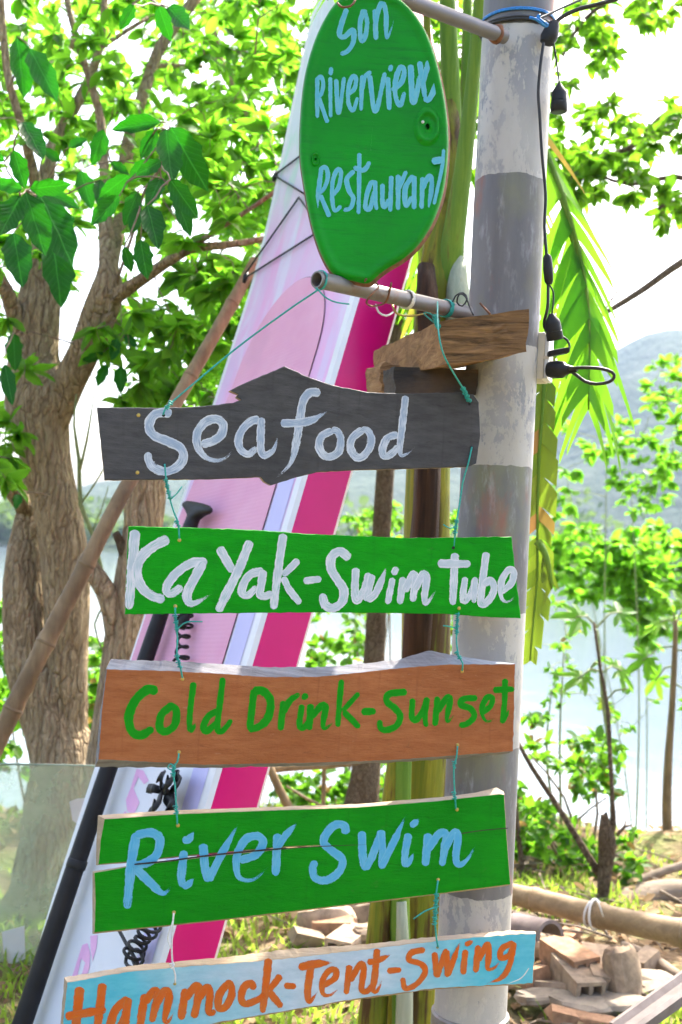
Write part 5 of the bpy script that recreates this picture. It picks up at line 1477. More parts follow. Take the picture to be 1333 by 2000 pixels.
RIV = [[(58, 0, [(295, 140), (262, 330), (238, 590)]), (54, 0, [(285, 155), (380, 140), (432, 180), (412, 270), (350, 318), (265, 335)]), (54, 1, [(285, 345), (380, 440), (450, 497), (505, 455)])],
       [(52, 0, [(575, 245), (560, 400), (565, 462)]), (40, 1, [(565, 462), (600, 445), (635, 405)]), (46, 1, [(565, 178), (600, 180), (635, 130)])],
       [(54, 0, [(688, 205), (700, 350), (720, 430)]), (48, 1, [(718, 425), (790, 280), (900, 80)])],
       [(50, 1, [(900, 305), (1000, 270), (1042, 200), (1010, 160), (940, 180), (890, 270), (890, 380), (930, 420), (1000, 410), (1078, 335)])],
       [(52, 0, [(1130, 145), (1116, 395)]), (44, 1, [(1130, 225), (1180, 150), (1248, 78)])]]
write(o4, p4, BN, RIV, M_SBLUE, 170, 1580, 3.0295, 7)
RIV2 = [[(50, 0, [(292, 300), (280, 250), (230, 245), (180, 290), (160, 350), (210, 400), (268, 450), (252, 520), (180, 572), (110, 560), (94, 500), (115, 458)])],
        [(50, 0, [(385, 282), (390, 420), (405, 515)]), (46, 0, [(405, 510), (450, 420), (500, 275)]), (44, 0, [(500, 275), (506, 400), (498, 505)]), (44, 1, [(496, 500), (570, 350), (648, 180)])],
        [(46, 0, [(662, 295), (640, 420), (640, 495)]), (34, 1, [(640, 490), (665, 465), (692, 410)]), (42, 1, [(672, 255), (726, 208)])],
        [(50, 0, [(778, 295), (760, 488)]), (48, 0, [(772, 395), (840, 300), (882, 310), (858, 488)]), (46, 1, [(870, 395), (930, 290), (952, 320), (940, 440), (960, 480), (1010, 445), (1062, 355)])]]
write(o4, p4, BN, RIV2, M_SBLUE, 580, 1530, 3.0295, 8)
for (x, y, dk) in ((348, 1612, 0), (340, 1782, 0), (893, 1581, 0), (856, 1718, 0)): screw(o4, p4, x, y, dk)

letter(o4, p4, BN, [(3.2, 0, [(262, 1687), (330, 1680), (400, 1670.5), (480, 1662), (560, 1655.5)]), (1.6, 1, [(556, 1656), (640, 1651), (720, 1648)])], M_CHAR, .0045, seed=5, name='crack')
letter(o4, p4, BN, [(1.8, 0, [(900, 1628), (940, 1622), (993, 1617)])], M_CHAR, .0006, seed=6, name='crack')
# 5 Hammock
fr5 = [(131, 1918), (250, 1897), (345, 1888), (470, 1879), (560, 1871), (690, 1856), (860, 1836), (1000, 1824), (1048, 1823), (1046, 1850), (1041, 1921), (960, 1925), (850, 1931), (700, 1951), (500, 1985), (330, 2015), (118, 2052), (124, 1985)]
bk5 = [(126, 1909), (250, 1887), (345, 1878), (470, 1866), (545, 1855), (690, 1846), (860, 1828), (1000, 1817), (1046, 1819), (1043, 1850), (1037, 1922), (960, 1926), (850, 1932), (700, 1952), (500, 1986), (330, 2016), (115, 2053), (120, 1985)]
o5, p5 = make_board('hanging_board', 'pale aqua board with orange lettering Hammock-Tent-Swing', fr5, 1930, [M_PBLUE, M_RAW, M_RAW], .018, back=bk5, seed=14, amp=.45)
HAM = [[(54, 0, [(132, 275), (104, 540)]), (50, 0, [(258, 255), (232, 480), (222, 545)]), (48, 0, [(52, 440), (160, 420), (278, 400)])],
       [(50, 0, [(405, 340), (340, 390), (310, 450), (302, 520), (350, 505), (392, 430)]), (48, 1, [(402, 335), (385, 450), (390, 520), (445, 480)])],
       [(46, 0, [(492, 315), (462, 510)]), (46, 0, [(490, 365), (540, 298), (562, 330), (528, 470)]), (46, 1, [(550, 375), (602, 298), (626, 330), (602, 450), (622, 465), (660, 405)])],
       [(46, 0, [(717, 285), (692, 458)]), (46, 0, [(714, 345), (770, 273), (792, 300), (763, 448)]), (44, 0, [(788, 345), (832, 278), (852, 310), (846, 412), (885, 412)])],
       [(44, 0, [(952, 253), (905, 320), (900, 390), (940, 385), (972, 320), (965, 258), (935, 258)])],
       [(42, 0, [(1098, 292), (1080, 255), (1040, 280), (1025, 340), (1050, 370), (1110, 350), (1158, 315)])],
       [(44, 0, [(1177, 118), (1160, 280), (1143, 420)]), (38, 0, [(1245, 210), (1178, 295)]), (40, 0, [(1178, 300), (1250, 388)])], [(36, 0, [(1262, 268), (1330, 274)])]]
write(o5, p5, BN, HAM, M_SORANGE, 110, 1830, 2.836, 9)
HAM2 = [[(40, 1, [(128, 225), (110, 360), (120, 415), (168, 355)]), (44, 1, [(62, 238), (150, 220), (250, 212)])],
        [(34, 1, [(190, 335), (250, 295), (256, 255), (225, 253), (190, 300), (188, 370), (225, 382), (290, 335)])],
        [(34, 0, [(328, 225), (310, 378)]), (34, 0, [(328, 310), (385, 220), (402, 250), (390, 350), (420, 360), (450, 330)])],
        [(36, 1, [(472, 140), (460, 280), (450, 350), (470, 362), (505, 290)]), (34, 1, [(420, 212), (480, 200), (548, 165)])], [(34, 0, [(523, 257), (598, 250)])],
        [(32, 0, [(722, 145), (650, 162), (640, 200), (700, 220), (722, 260), (682, 320), (620, 347), (603, 290)])],
        [(34, 0, [(770, 158), (782, 290)]), (32, 0, [(782, 290), (832, 140)]), (32, 0, [(832, 145), (836, 288)]), (30, 1, [(838, 282), (905, 95)])],
        [(34, 0, [(932, 145), (918, 275)]), (28, 1, [(928, 122), (975, 98)])],
        [(34, 0, [(998, 122), (984, 265)]), (34, 1, [(994, 205), (1045, 118), (1052, 180), (1046, 242), (1080, 240), (1120, 195)])],
        [(32, 0, [(1185, 108), (1122, 140), (1115, 190), (1160, 172), (1186, 108)]), (32, 1, [(1184, 105), (1162, 220), (1120, 290), (1030, 325)])]]
write(o5, p5, BN, HAM2, M_SORANGE, 560, 1800, 2.666, 10)
for (x, y, dk) in ((342, 1921, 0), (855, 1850, 0)): screw(o5, p5, x, y, dk, .0028)
letter(o5, p5, BN, [(2.2, 1, [(1034, 1890), (1018, 1910), (990, 1922)])], M_PAPER, seed=3, name='chalk_mark')

# ------------------------------------------------------------------ the fish shaped sign
def fish():
    N_ = Vector((.04, -1, .03)).normalized(); p0 = P(730, 280, 2.03)
    ol = [(690, -22), (735, -18), (780, -4), (815, 30), (842, 80), (862, 150), (874, 220), (877, 290), (868, 370), (848, 430), (820, 475), (790, 503), (762, 520), (742, 534), (720, 552), (690, 547), (658, 538), (640, 518), (622, 480), (606, 425), (594, 360), (586, 300), (587, 230), (595, 150), (612, 85), (634, 35), (660, -2)]
    s = spline(ol + [ol[0]], 8)[:-1]
    c = np.mean(s, axis=0); n = len(s)
    root_loc = PL(c[0], c[1], p0, N_)
    mb = MB()
    nrm = []
    for i in range(n):
        t = s[(i + 1) % n] - s[i - 1]; t = t / np.linalg.norm(t); q = np.array([-t[1], t[0]])
        nrm.append(q if np.dot(q, c - s[i]) > 0 else -q)
    rings = [(26, .0), (26, .0), (26, .0), (26, .0), (26, .0), (19, .0005), (14, .0035), (9, .0045), (5, .003), (1.5, -.001), (0, -.006)]
    R3 = []
    for ri, (inset, z) in enumerate(rings):
        q = (.12, .45, .75, .92, 1)[ri] if ri < 5 else 1
        R3.append([PL(*(c + (s[i] + nrm[i] * inset - c) * q), p0, N_) + N_ * z for i in range(n)])
    back = [PL(*(s[i] - nrm[i] * (1 + 4 * max(0, -nrm[i][0]) + 3 * max(0, -nrm[i][1]))), p0, N_) - N_ * .016 for i in range(n)]
    R3.append(back)
    vs = [q for r in R3 for q in r]; fs = []; m = []
    mb.add(vs, [])
    mb.f.append(tuple(range(n))); mb.m.append(0)
    for j in range(len(R3) - 1):
        for i in range(n):
            k = (i + 1) % n; mb.f.append((j * n + i, (j + 1) * n + i, (j + 1) * n + k, j * n + k)); mb.m.append(1 if j >= len(R3) - 2 else 0)
    mb.f.append(tuple((len(R3) - 1) * n + i for i in reversed(range(n)))); mb.m.append(1)
    o = mb.build('fish_sign', [M_FISH, M_RUST], None, sharp=60)
    import bmesh
    bm = bmesh.new(); bm.from_mesh(o.data); bmesh.ops.recalc_face_normals(bm, faces=bm.faces); bm.to_mesh(o.data); bm.free()
    props(o, 'green oval metal sign with light blue lettering Son Riverview Restaurant', 'metal sign')
    def boss(x, y, rx, ry, h, name):
        b = MB(); K = 28; vs = []; prof = [(1.28, .0003), (1.12, h * .55), (1.0, h), (.86, h * .9), (.78, h * .2), (.55, .0012), (.2, .002)]
        r2 = random.Random(int(x))
        for q, z in prof:
            for k in range(K):
                an = 2 * math.pi * k / K; jj = 1 + r2.uniform(-.03, .03)
                vs.append(PL(x + math.cos(an) * rx * q * jj, y + math.sin(an) * ry * q * jj, p0, N_) + N_ * (z + (r2.uniform(-.0006, .0006) if q < .9 else 0)))
        fs = [(j * K + k, (j + 1) * K + k, (j + 1) * K + (k + 1) % K, j * K + (k + 1) % K) for j in range(len(prof) - 1) for k in range(K)]
        fs.append(tuple((len(prof) - 1) * K + k for k in range(K)))
        b.add(vs, fs); return b.build(name, M_FISH, o)
    boss(835, 248, 21, 30, .006, 'eye_ring'); boss(617, 312, 7, 11, .004, 'bolt_boss')
    b = MB(); cc = PL(826, 239, p0, N_); b.tube([cc + N_ * .001, cc + N_ * .0026], [.0032, .0028], 10); b.build('eye_dot', M_PAPER, o)
    A = [[(42, 0, [(462, 65), (420, 190), (405, 265), (440, 285), (508, 232), (512, 320), (470, 390), (412, 418)])], [(38, 0, [(592, 72), (565, 170), (565, 270), (580, 315), (605, 270), (617, 170), (595, 72)])],
         [(40, 0, [(678, 70), (685, 308)]), (38, 1, [(680, 200), (700, 90), (735, 22), (762, 110), (765, 290), (800, 230), (826, 135)])],
         [(34, 0, [(235, 590), (236, 905)]), (32, 0, [(235, 610), (265, 588), (282, 650), (266, 720), (240, 752)]), (34, 0, [(245, 750), (275, 830), (315, 945)])],
         [(30, 0, [(335, 590), (338, 900)]), (34, 0, [(342, 515), (338, 580)])], [(34, 0, [(380, 605), (398, 865), (443, 590)])],
         [(34, 0, [(465, 725), (520, 680), (532, 600), (505, 588), (475, 670), (475, 790), (510, 845), (545, 745)])], [(34, 0, [(580, 575), (570, 850)]), (36, 0, [(578, 690), (600, 592), (648, 548)])],
         [(38, 0, [(636, 575), (680, 850), (755, 555)])], [(40, 0, [(775, 590), (788, 845)]), (38, 0, [(803, 498), (790, 550)])],
         [(40, 0, [(805, 695), (880, 630), (902, 540), (870, 518), (835, 620), (835, 740), (870, 805), (905, 705)])],
         [(46, 0, [(950, 495), (970, 780), (1030, 570)]), (44, 0, [(1018, 470), (1060, 750)]), (42, 0, [(1092, 465), (1040, 650)]), (44, 1, [(1050, 750), (1090, 765), (1145, 640), (1128, 560)])]]
    B = [[(36, 0, [(268, 375), (245, 560), (212, 780)]), (34, 0, [(258, 392), (300, 382), (317, 450), (290, 540), (250, 582)]), (36, 0, [(258, 590), (330, 762)])],
         [(34, 0, [(350, 595), (400, 530), (417, 420), (390, 398), (355, 480), (350, 620), (370, 712), (420, 675)])], [(38, 0, [(520, 405), (462, 470), (480, 560), (512, 620), (490, 690), (435, 712)])],
         [(34, 0, [(558, 270), (555, 560), (551, 740)]), (36, 0, [(512, 380), (590, 402), (640, 338)])], [(36, 0, [(690, 510), (650, 498), (615, 590), (605, 690), (640, 692), (672, 560)]), (34, 0, [(680, 480), (680, 640), (692, 708)])],
         [(36, 0, [(735, 505), (735, 640), (750, 684), (788, 620)]), (36, 0, [(802, 445), (794, 722)])], [(38, 0, [(855, 435), (854, 708)]), (36, 0, [(855, 550), (918, 408)])],
         [(40, 0, [(970, 440), (910, 540), (915, 674), (962, 600)]), (38, 0, [(978, 445), (976, 702)])], [(38, 0, [(1042, 455), (1034, 698)]), (38, 0, [(1038, 550), (1090, 448), (1112, 500), (1094, 692)])],
         [(28, 0, [(1201, 248), (1186, 400), (1126, 672)]), (56, 0, [(1108, 342), (1202, 330)])]]
    for k, (D, oy) in enumerate(((A, 0), (B, 230))):
        write(o, p0, N_, D, M_SBLUE2, 560, oy, 3.92, 20 + k, {9: .0052} if k else None)
    return o
fish()

# wires that hold the fish sign
ptube('rusty_wire', M_RUST, [(716, 545, 2.0), (712, 552, 2.03), (728, 548, 2.06), (740, 560, 2.05), (726, 575, 2.0), (716, 590, 2.01), (728, 598, 2.06), (752, 592, 2.09), (760, 575, 2.06), (765, 552, 2.05), (760, 570, 2.1)], .0018, 'rusty wire twisted round the lower pipe below the fish sign', 'wire')
ptube('rusty_wire', M_RUST, [(660, 6, 2.0), (668, 14, 1.99), (685, 12, 1.99), (694, 0, 2.0), (690, -14, 2.03)], .002, 'rusty wire loop at the top edge of the fish sign', 'wire')
ptube('black_wire', M_WIRE, [(880, 602, 2.24), (890, 578, 2.24), (905, 572, 2.24), (913, 584, 2.24), (903, 598, 2.24), (893, 590, 2.24), (898, 574, 2.23), (910, 580, 2.22), (918, 600, 2.22), (925, 615, 2.2)], .0016, 'black wire curl above the rough beam', 'wire')
def pipe_wraps():
    A, B = P(*LPA), P(*LPB); ax = (B - A).normalized(); up = ax.cross(UPV).normalized(); s2 = ax.cross(up)
    def wrap(name, f, turns, rr, th, mat, label, pitch=.003):
        mb = MB(); c = A.lerp(B, f); pts = []
        for i in range(int(turns * 22)):
            a = i / 22 * 2 * math.pi
            pts.append(c + ax * (pitch * i / 22) + (up * math.cos(a) + s2 * math.sin(a)) * rr)
        mb.tube(pts, th, 6); props(mb.build(name, mat), label, 'cord')
    wrap('pale_twine', .55, 3, .0172, .0017, M_WSTR, 'white cord wound round the lower pipe')
    wrap('teal_string', .82, 4, .0170, .0014, M_TEAL, 'teal string wound round the pipe beside the rough beam')
    wrap('teal_string', .015, 2, .0168, .0012, M_TEAL, 'teal string knotted round the open end of the pipe', .002)
    ptube('orange_cord', M_BRASS, [(765, 590, 2.16), (775, 612, 2.15), (800, 617, 2.17), (830, 612, 2.2), (848, 604, 2.22)], .002, 'orange cord drooping under the lower pipe', 'cord')
    ptube('pale_twine', M_WSTR, [(735, 595, 2.1), (740, 610, 2.08), (755, 617, 2.08), (768, 610, 2.1)], .0018, 'white cord end hanging under the lower pipe', 'cord')
pipe_wraps()

# ------------------------------------------------------------------ teal strings between the boards
def string(label, pts, mat=None, knots=(), r=.0015, loose=None):
    mb = MB(); v = vspline([P(*q) for q in pts], .006)
    mb.tube(v, r, 6)
    for (k0, k1) in knots:
        a, b = P(*k0), P(*k1); ax = (b - a); L = ax.length; ax.normalize()
        up = ax.cross(Vector((0, 1, 0))).normalized(); s2 = ax.cross(up); q = []
        nn = int(max(2, L / .004) * 10)
        for i in range(nn):
            an = i / 10 * 2 * math.pi; q.append(a.lerp(b, i / nn) + (up * math.cos(an) + s2 * math.sin(an)) * (r * (1.9 + .8 * math.sin(i * .23))))
        mb.tube(q, r * .8, 5)
    if loose: mb.tube(vspline([P(*q) for q in loose], .006), r * .85, 5)
    props(mb.build('teal_string' if mat is None else 'white_string', mat or M_TEAL), label, 'string', 'strings linking the hanging boards')
string('long teal string from the open pipe end to the left of the Seafood board', [(622, 566, 1.98), (560, 608, 1.99), (460, 682, 2.0), (345, 778, 2.01), (325, 796, 2.015), (319, 810, 2.012)], None, [((336, 784, 2.005), (325, 798, 2.005))], .0017, [(618, 562, 1.97), (635, 580, 1.97), (655, 590, 1.98), (682, 594, 2.0)])
string('teal string from the rough beam to the right of the Seafood board', [(855, 590, 2.2), (856, 640, 2.1), (866, 690, 2.09), (890, 735, 2.13), (912, 770, 2.19), (918, 788, 2.2)], None, [((904, 757, 2.17), (917, 784, 2.195)), ((850, 618, 2.19), (857, 640, 2.12))], .0017, [(852, 622, 2.17), (840, 612, 2.18), (828, 612, 2.18), (848, 630, 2.17)])
string('knotted teal string between Seafood and Kayak boards on the left', [(322, 906, 2.012), (325, 935, 2.01), (330, 965, 2.01), (340, 1000, 2.012), (348, 1020, 2.016), (351, 1052, 2.018)], None, [((324, 935, 2.01), (333, 975, 2.01)), ((344, 1016, 2.014), (350, 1030, 2.015))], .0015, [(333, 975, 2.01), (345, 965, 2.01), (356, 950, 2.01)])
string('teal string between Seafood and Kayak boards by the pole', [(922, 873, 2.195), (915, 905, 2.19), (905, 940, 2.195), (898, 985, 2.195), (892, 1020, 2.19), (889, 1045, 2.19), (887, 1068, 2.19)], None, [((893, 1015, 2.188), (888, 1045, 2.188))], .0016, [(893, 1028, 2.185), (880, 1032, 2.18), (866, 1024, 2.18)])
string('knotted teal string between Kayak and terracotta boards on the left', [(343, 1186, 2.016), (343, 1215, 2.012), (347, 1245, 2.012), (346, 1275, 2.012), (352, 1300, 2.012), (357, 1324, 2.012)], None, [((342, 1200, 2.01), (347, 1235, 2.01)), ((345, 1278, 2.01), (352, 1305, 2.01))], .0016, [(347, 1228, 2.01), (365, 1215, 2.01), (396, 1214, 2.01)])
string('teal string between Kayak and terracotta boards by the pole', [(897, 1190, 2.192), (893, 1215, 2.185), (892, 1250, 2.185), (896, 1280, 2.18), (904, 1295, 2.18), (903, 1310, 2.185)], None, [((894, 1198, 2.185), (892, 1240, 2.185)), ((891, 1272, 2.183), (900, 1288, 2.18))], .0016, [(893, 1228, 2.18), (880, 1224, 2.18), (866, 1222, 2.18)])
string('teal string between the terracotta and River Swim boards on the left', [(350, 1471, 2.012), (347, 1488, 2.01), (338, 1502, 2.01), (343, 1540, 2.01), (345, 1580, 2.01), (347, 1610, 2.012)], None, [((340, 1496, 2.008), (338, 1516, 2.008)), ((343, 1572, 2.01), (345, 1590, 2.01))], .0016, [(338, 1505, 2.005), (328, 1500, 2.005), (334, 1492, 2.005), (342, 1500, 2.005)])
string('teal string between the terracotta and River Swim boards by the pole', [(894, 1457, 2.185), (892, 1480, 2.18), (887, 1495, 2.18), (888, 1540, 2.18), (891, 1580, 2.183)], None, [((888, 1486, 2.178), (886, 1500, 2.178)), ((886, 1545, 2.18), (889, 1562, 2.18))], .0016)
string('white string between the River Swim and aqua boards on the left', [(340, 1783, 2.012), (338, 1805, 2.008), (336, 1850, 2.005), (338, 1885, 2.005), (343, 1905, 2.008), (342, 1920, 2.01)], M_WSTR, [((336, 1880, 2.003), (338, 1892, 2.003))], .0016, [(338, 1800, 2.0), (328, 1830, 2.0), (334, 1852, 2.0)])
string('braided teal string between the River Swim and aqua boards by the pole', [(856, 1719, 2.172), (852, 1750, 2.165), (850, 1790, 2.165), (852, 1825, 2.165), (856, 1850, 2.168)], None, [((853, 1745, 2.165), (849, 1805, 2.165))], .0017, [(850, 1772, 2.16), (830, 1780, 2.155), (808, 1795, 2.15)])

# ------------------------------------------------------------------ paddle board
A_ = P(312, 1890, 2.60); B_ = P(690, 600, 3.10)
ax = (B_ - A_).normalized()
Q_ = A_ - ax * ((A_.z - .03) / ax.z)           # right deck edge at the ground
SL, SW, ST = 3.72, .76, .145
best = None
tmp = ax.cross(Vector((0, 1, 0))).normalized()
mid = A_.lerp(B_, .70)
for k in range(720):
    wv = Matrix.Rotation(R(k * .5), 3, ax) @ tmp
    if wv.y < 0: continue
    le = mid + wv * SW
    c = ROT.transposed() @ (le - CAM); px = 666.5 + F * c.x / -c.z; py = 1000 - F * c.y / -c.z
    # the left edge in the photo runs (205,1530) -> (410,740)
    tgt = 410 - (py - 740) * .2595
    e = abs(px - tgt)
    if best is None or e < best[0]: best = (e, wv)
SWV = best[1]
SN = ax.cross(SWV); 
if SN.dot(CAM - A_) < 0: SN = -SN
XV = -SWV                                       # local X: from the left edge to the right edge
ORG = Q_ + SWV * (SW / 2)
SM = Matrix((XV, ax, SN)).transposed().to_4x4(); SM.translation = ORG
def hw(s):
    t = s / SL
    if t < .16: return .27 + .11 * math.sin(t / .16 * math.pi / 2)
    if t < .70: return .38
    u = min(1, (t - .70) / .30)
    return max(.012, .38 * (1 - u ** 2.6) ** .8)
ROCK = .25
rk = lambda s: ROCK * max(0, (s / SL - .66) / .34) ** 2
def sup():
    o = empty('paddle_board', (0, 0, 0), 'pink and white stand up paddle board with magenta side leaning behind the boards', 'paddle board')
    o.matrix_basis = SM
    def part(mb, name, mats, par=o, sharp=None):
        q = mb.build(name, mats, None, loc=(0, 0, 0), sharp=sharp); q.parent = par; return q
    mb = MB(); N_ = 90; K = None
    for i in range(N_ + 1):
        s = SL * i / N_; h = hw(s)
        if i == 0: h *= .8
        rock = rk(s)
        e = min(1, h / .06)
        prof = [(-h + .035 * e, 0), (-h + .010 * e, -.0015), (-h, -.012), (-h - .004, -ST / 2), (-h, -ST + .012), (-h + .010 * e, -ST)]
        prof = prof + [(-x, z) for x, z in reversed(prof)]
        K = len(prof); mb.v += [(x, s, z + rock) for x, z in prof]
    for i in range(N_):
        for k in range(K):
            k2 = (k + 1) % K
            mi = {0: 1, 1: 1, 2: 2, 3: 2, 4: 3, 5: 3, 6: 3, 7: 2, 8: 2, 9: 1, 10: 1, 11: 0}[k]
            mb.f.append((i * K + k, i * K + k2, (i + 1) * K + k2, (i + 1) * K + k)); mb.m.append(mi)
    mb.f.append(tuple(range(K))); mb.m.append(2); mb.f.append(tuple(N_ * K + k for k in reversed(range(K)))); mb.m.append(1)
    part(mb, 'hull', [M_DECK, M_PIPING, M_RAIL, M_SEAM], sharp=35)
    def onboard(x, y):
        p = SM.inverted() @ PL(x, y, ORG, SN)
        for _ in range(4): p = SM.inverted() @ PL(x, y, ORG + SN * rk(p.y), SN)
        return p
    y0 = onboard(470, 1478).y; y1 = onboard(572, 556).y
    # foam pad with a rounded top
    pad = []
    pw = .245
    for i in range(0, 41):
        f = i / 40; pad.append((pw, y0 + (y1 - .30 - y0) * f))
    for i in range(1, 40):
        a = math.pi * i / 40; pad.append((pw * math.cos(a), y1 - .30 + .30 * math.sin(a)))
    left = [(-.345 if f < .55 else -.345 + (f - .55) / .45 * .10, y0 + (y1 - .30 - y0) * f) for f in [i / 40 for i in range(40, -1, -1)]]
    poly = pad + left
    # keep the left side inside the deck
    poly = [(max(x, -hw(y) + .03), y) for x, y in poly]
    mb = MB(); n = len(poly)
    mb.add([(x, y, .004 + rk(y)) for x, y in poly] + [(x, y, .0002 + rk(y)) for x, y in poly], [tuple(range(n))] + [(i, n + i, n + (i + 1) % n, (i + 1) % n) for i in range(n)])
    part(mb, 'deck_pad', M_PAD, sharp=40)
    # dark seam round the pad
    mb = MB(); mb.tube([Vector((x * 1.006, y + .0015, .002 + rk(y))) for x, y in pad[2:-2]], .0011, 5); part(mb, 'pad_seam', M_WIRE)
    # lavender stripe
    mb = MB(); ys = [i / 40 * (y0 + .9) + .02 for i in range(41)]; vs = []
    for y in ys:
        vs += [(pw + .012, y, .0012), (hw(y) - .042, y, .0012)]
    mb.add(vs, [(2 * i, 2 * i + 1, 2 * i + 3, 2 * i + 2) for i in range(40)]); part(mb, 'lavender_stripe', M_LAV)
    # pink print near the tail
    G = [[(268, 1502), (281, 1505), (292, 1525), (283, 1532), (272, 1518), (262, 1540), (274, 1568), (262, 1592), (250, 1584), (247, 1562), (256, 1540)],
         [(246, 1584), (252, 1592), (247, 1600), (240, 1592)],
         [(162, 1846), (172, 1842), (178, 1862), (176, 1892), (170, 1908), (160, 1906), (168, 1880), (160, 1872), (152, 1908), (142, 1908)],
         [(178, 1828), (192, 1826), (190, 1850), (182, 1878), (178, 1850)], [(255, 1720), (268, 1716), (262, 1760), (240, 1790), (232, 1770)]]
    for g in G:
        mb = MB(); q = [onboard(x, y) for x, y in g]; n = len(q)
        mb.add([(v.x, v.y, .0014) for v in q], [tuple(range(n))]); part(mb, 'printed_letter', M_PINK)
    # bungee cords at the nose
    def deckpt(x, y, off=.008):
        v = onboard(x, y); return Vector((v.x, v.y, off + rk(v.y)))
    for seg in ([(480, 542), (588, 388)], [(483, 545), (650, 440)], [(540, 345), (600, 300)], [(540, 345), (600, 382)], [(588, 388), (700, 545)], [(600, 300), (720, 250)]):
        mb = MB(); mb.tube([deckpt(*seg[0]), deckpt(*seg[1])], .0032, 6); part(mb, 'bungee_cord', M_WIRE)
    for x, y in ((482, 543), (540, 345)):
        mb = MB(); c = deckpt(x, y, .004); mb.tube([c - Vector((0, .02, 0)), c, c + Vector((0, .02, 0))], [.006, .009, .006], 8); part(mb, 'anchor_ring', M_BLACK)
    return onboard
onb = sup()
def deckw(x, y, off):
    return PL(x, y, ORG + SN * off, SN)

# paddle leaning along the left edge of the board
def paddle():
    pts = [(379, 1008), (372, 1030), (305, 1250), (205, 1540), (125, 1760), (62, 1950), (30, 2045), (0, 2130)]
    W3 = [deckw(x, y, .045) for x, y in pts]
    a, b = W3[1], W3[-2]
    dr = (b - a).normalized()
    while W3[-1].z > .05: W3[-1] = W3[-1] + dr * .05
    root = empty('paddle', W3[-1], 'black paddle with a T grip resting on the left edge of the paddle board', 'paddle')
    line = [a.lerp(W3[-1], f) for f in np.linspace(0, 1, 40)]
    mb = MB(); mb.tube(line, [.0225 if i < 8 else .0235 + .0005 * (i - 8) / 4 for i in range(40)], 18); mb.build('shaft', M_BLACKM, root)
    jn = deckw(152, 1688, .045)
    mb = MB(); t = dr; k0 = line[0] + t * (jn - line[0]).dot(t)
    mb.tube([k0 - t * .012, k0 - t * .010, k0 + t * .010, k0 + t * .012], [.0262, .0275, .0275, .0262], 18); mb.build('collar', M_BLACK, root)
    # T grip: neck flaring into a cross bar
    top = deckw(380, 1004, .05); cr = (deckw(408, 1003, .05) - deckw(352, 990, .05)); L = cr.length / 2; cr.normalize()
    nn = cr.cross(t).normalized()
    mb = MB(); K = 20; vs = []; prof = []
    for (f, hx, hy) in ((0, .0215, .0215), (-.25, .022, .020), (-.5, .027, .019), (-.75, L * .62, .018), (-.9, L * .92, .018), (-1.0, L * 1.0, .017), (-1.12, L * .97, .014), (-1.22, L * .80, .009), (-1.26, L * .5, .004)):
        c = line[0] - t * (.062 * -f)
        prof.append(c)
        for k in range(K):
            an = 2 * math.pi * k / K
            sx = math.copysign(abs(math.cos(an)) ** .8, math.cos(an)); vs.append(c + cr * sx * hx + nn * math.sin(an) * hy)
    fs = [(j * K + k, j * K + (k + 1) % K, (j + 1) * K + (k + 1) % K, (j + 1) * K + k) for j in range(len(prof) - 1) for k in range(K)]
    fs.append(tuple((len(prof) - 1) * K + k for k in range(K))); mb.add(vs, fs); mb.build('grip', M_BLACK, root)
paddle()

def leash():
    root = empty('coiled_leash', deckw(356, 1300, .03), 'black coiled leash hanging over the paddle board deck', 'leash')
    def helix(a, b, r, turns, name):
        A, B = deckw(*a, .035), deckw(*b, .035); t = (B - A); L = t.length; t.normalize(); u = t.cross(SN).normalized(); v2 = t.cross(u)
        n = int(turns * 22); pts = []
        for i in range(n + 1):
            f = i / n; an = f * turns * 2 * math.pi; rr = r * (1 + .2 * math.sin(f * 9))
            pts.append(A.lerp(B, f) + u * math.cos(an) * rr + v2 * math.sin(an) * rr)
        mb = MB(); mb.tube(pts, .0042, 7); mb.build(name, M_BLACK, root); return pts
    helix((363, 1195), (352, 1320), .018, 6, 'coil')
    helix((300, 1800), (258, 1866), .020, 5, 'coil')
    mb = MB(); mb.tube(vspline([deckw(x, y, .03) for x, y in ((190, 1740), (215, 1790), (232, 1815), (250, 1848), (262, 1868), (270, 1885), (258, 1890), (246, 1880), (252, 1862), (270, 1855), (280, 1876), (268, 1890), (258, 1870))], .01), .0045, 7); mb.build('cord_loop', M_BLACK, root)
    mb = MB(); c = deckw(360, 1208, .04); mb.tube([c + ax * .03, c, c - ax * .03], [.012, .016, .012], 10); mb.build('cuff', M_BLACK, root)
    # ankle strap bunched under the terracotta board
    for k, (a, m, b, wd) in enumerate([((318, 1545), (300, 1540), (288, 1541), 11), ((318, 1548), (305, 1570), (292, 1592), 15), ((322, 1545), (330, 1525), (345, 1510), 16), ((325, 1550), (335, 1575), (322, 1598), 18), ((335, 1545), (348, 1530), (346, 1508), 10), ((320, 1540), (312, 1522), (322, 1510), 12)]):
        pts = [deckw(*a, .03), deckw(*m, .05 + .01 * (k % 3)), deckw(*b, .03)]
        v = vspline(pts, .006); mb = MB(); vs = []; n = len(v)
        for i, q in enumerate(v):
            t = (v[min(i + 1, n - 1)] - v[max(i - 1, 0)]).normalized(); s2 = t.cross(SN).normalized()
            h = wd * 3.0 / F * .85 * (math.sin(math.pi * (.15 + .75 * i / n)) ** .6)
            for z, q2 in ((.002, -1), (.004, 0), (.002, 1), (-.002, 1), (-.002, -1)): vs.append(q + s2 * h * q2 + SN * (z + .003 * math.sin(i * .6)))
        fs = [(i * 5 + j, i * 5 + (j + 1) % 5, (i + 1) * 5 + (j + 1) % 5, (i + 1) * 5 + j) for i in range(n - 1) for j in range(5)]
        mb.add(vs, fs); mb.build('strap', M_BLACK, root)
leash()

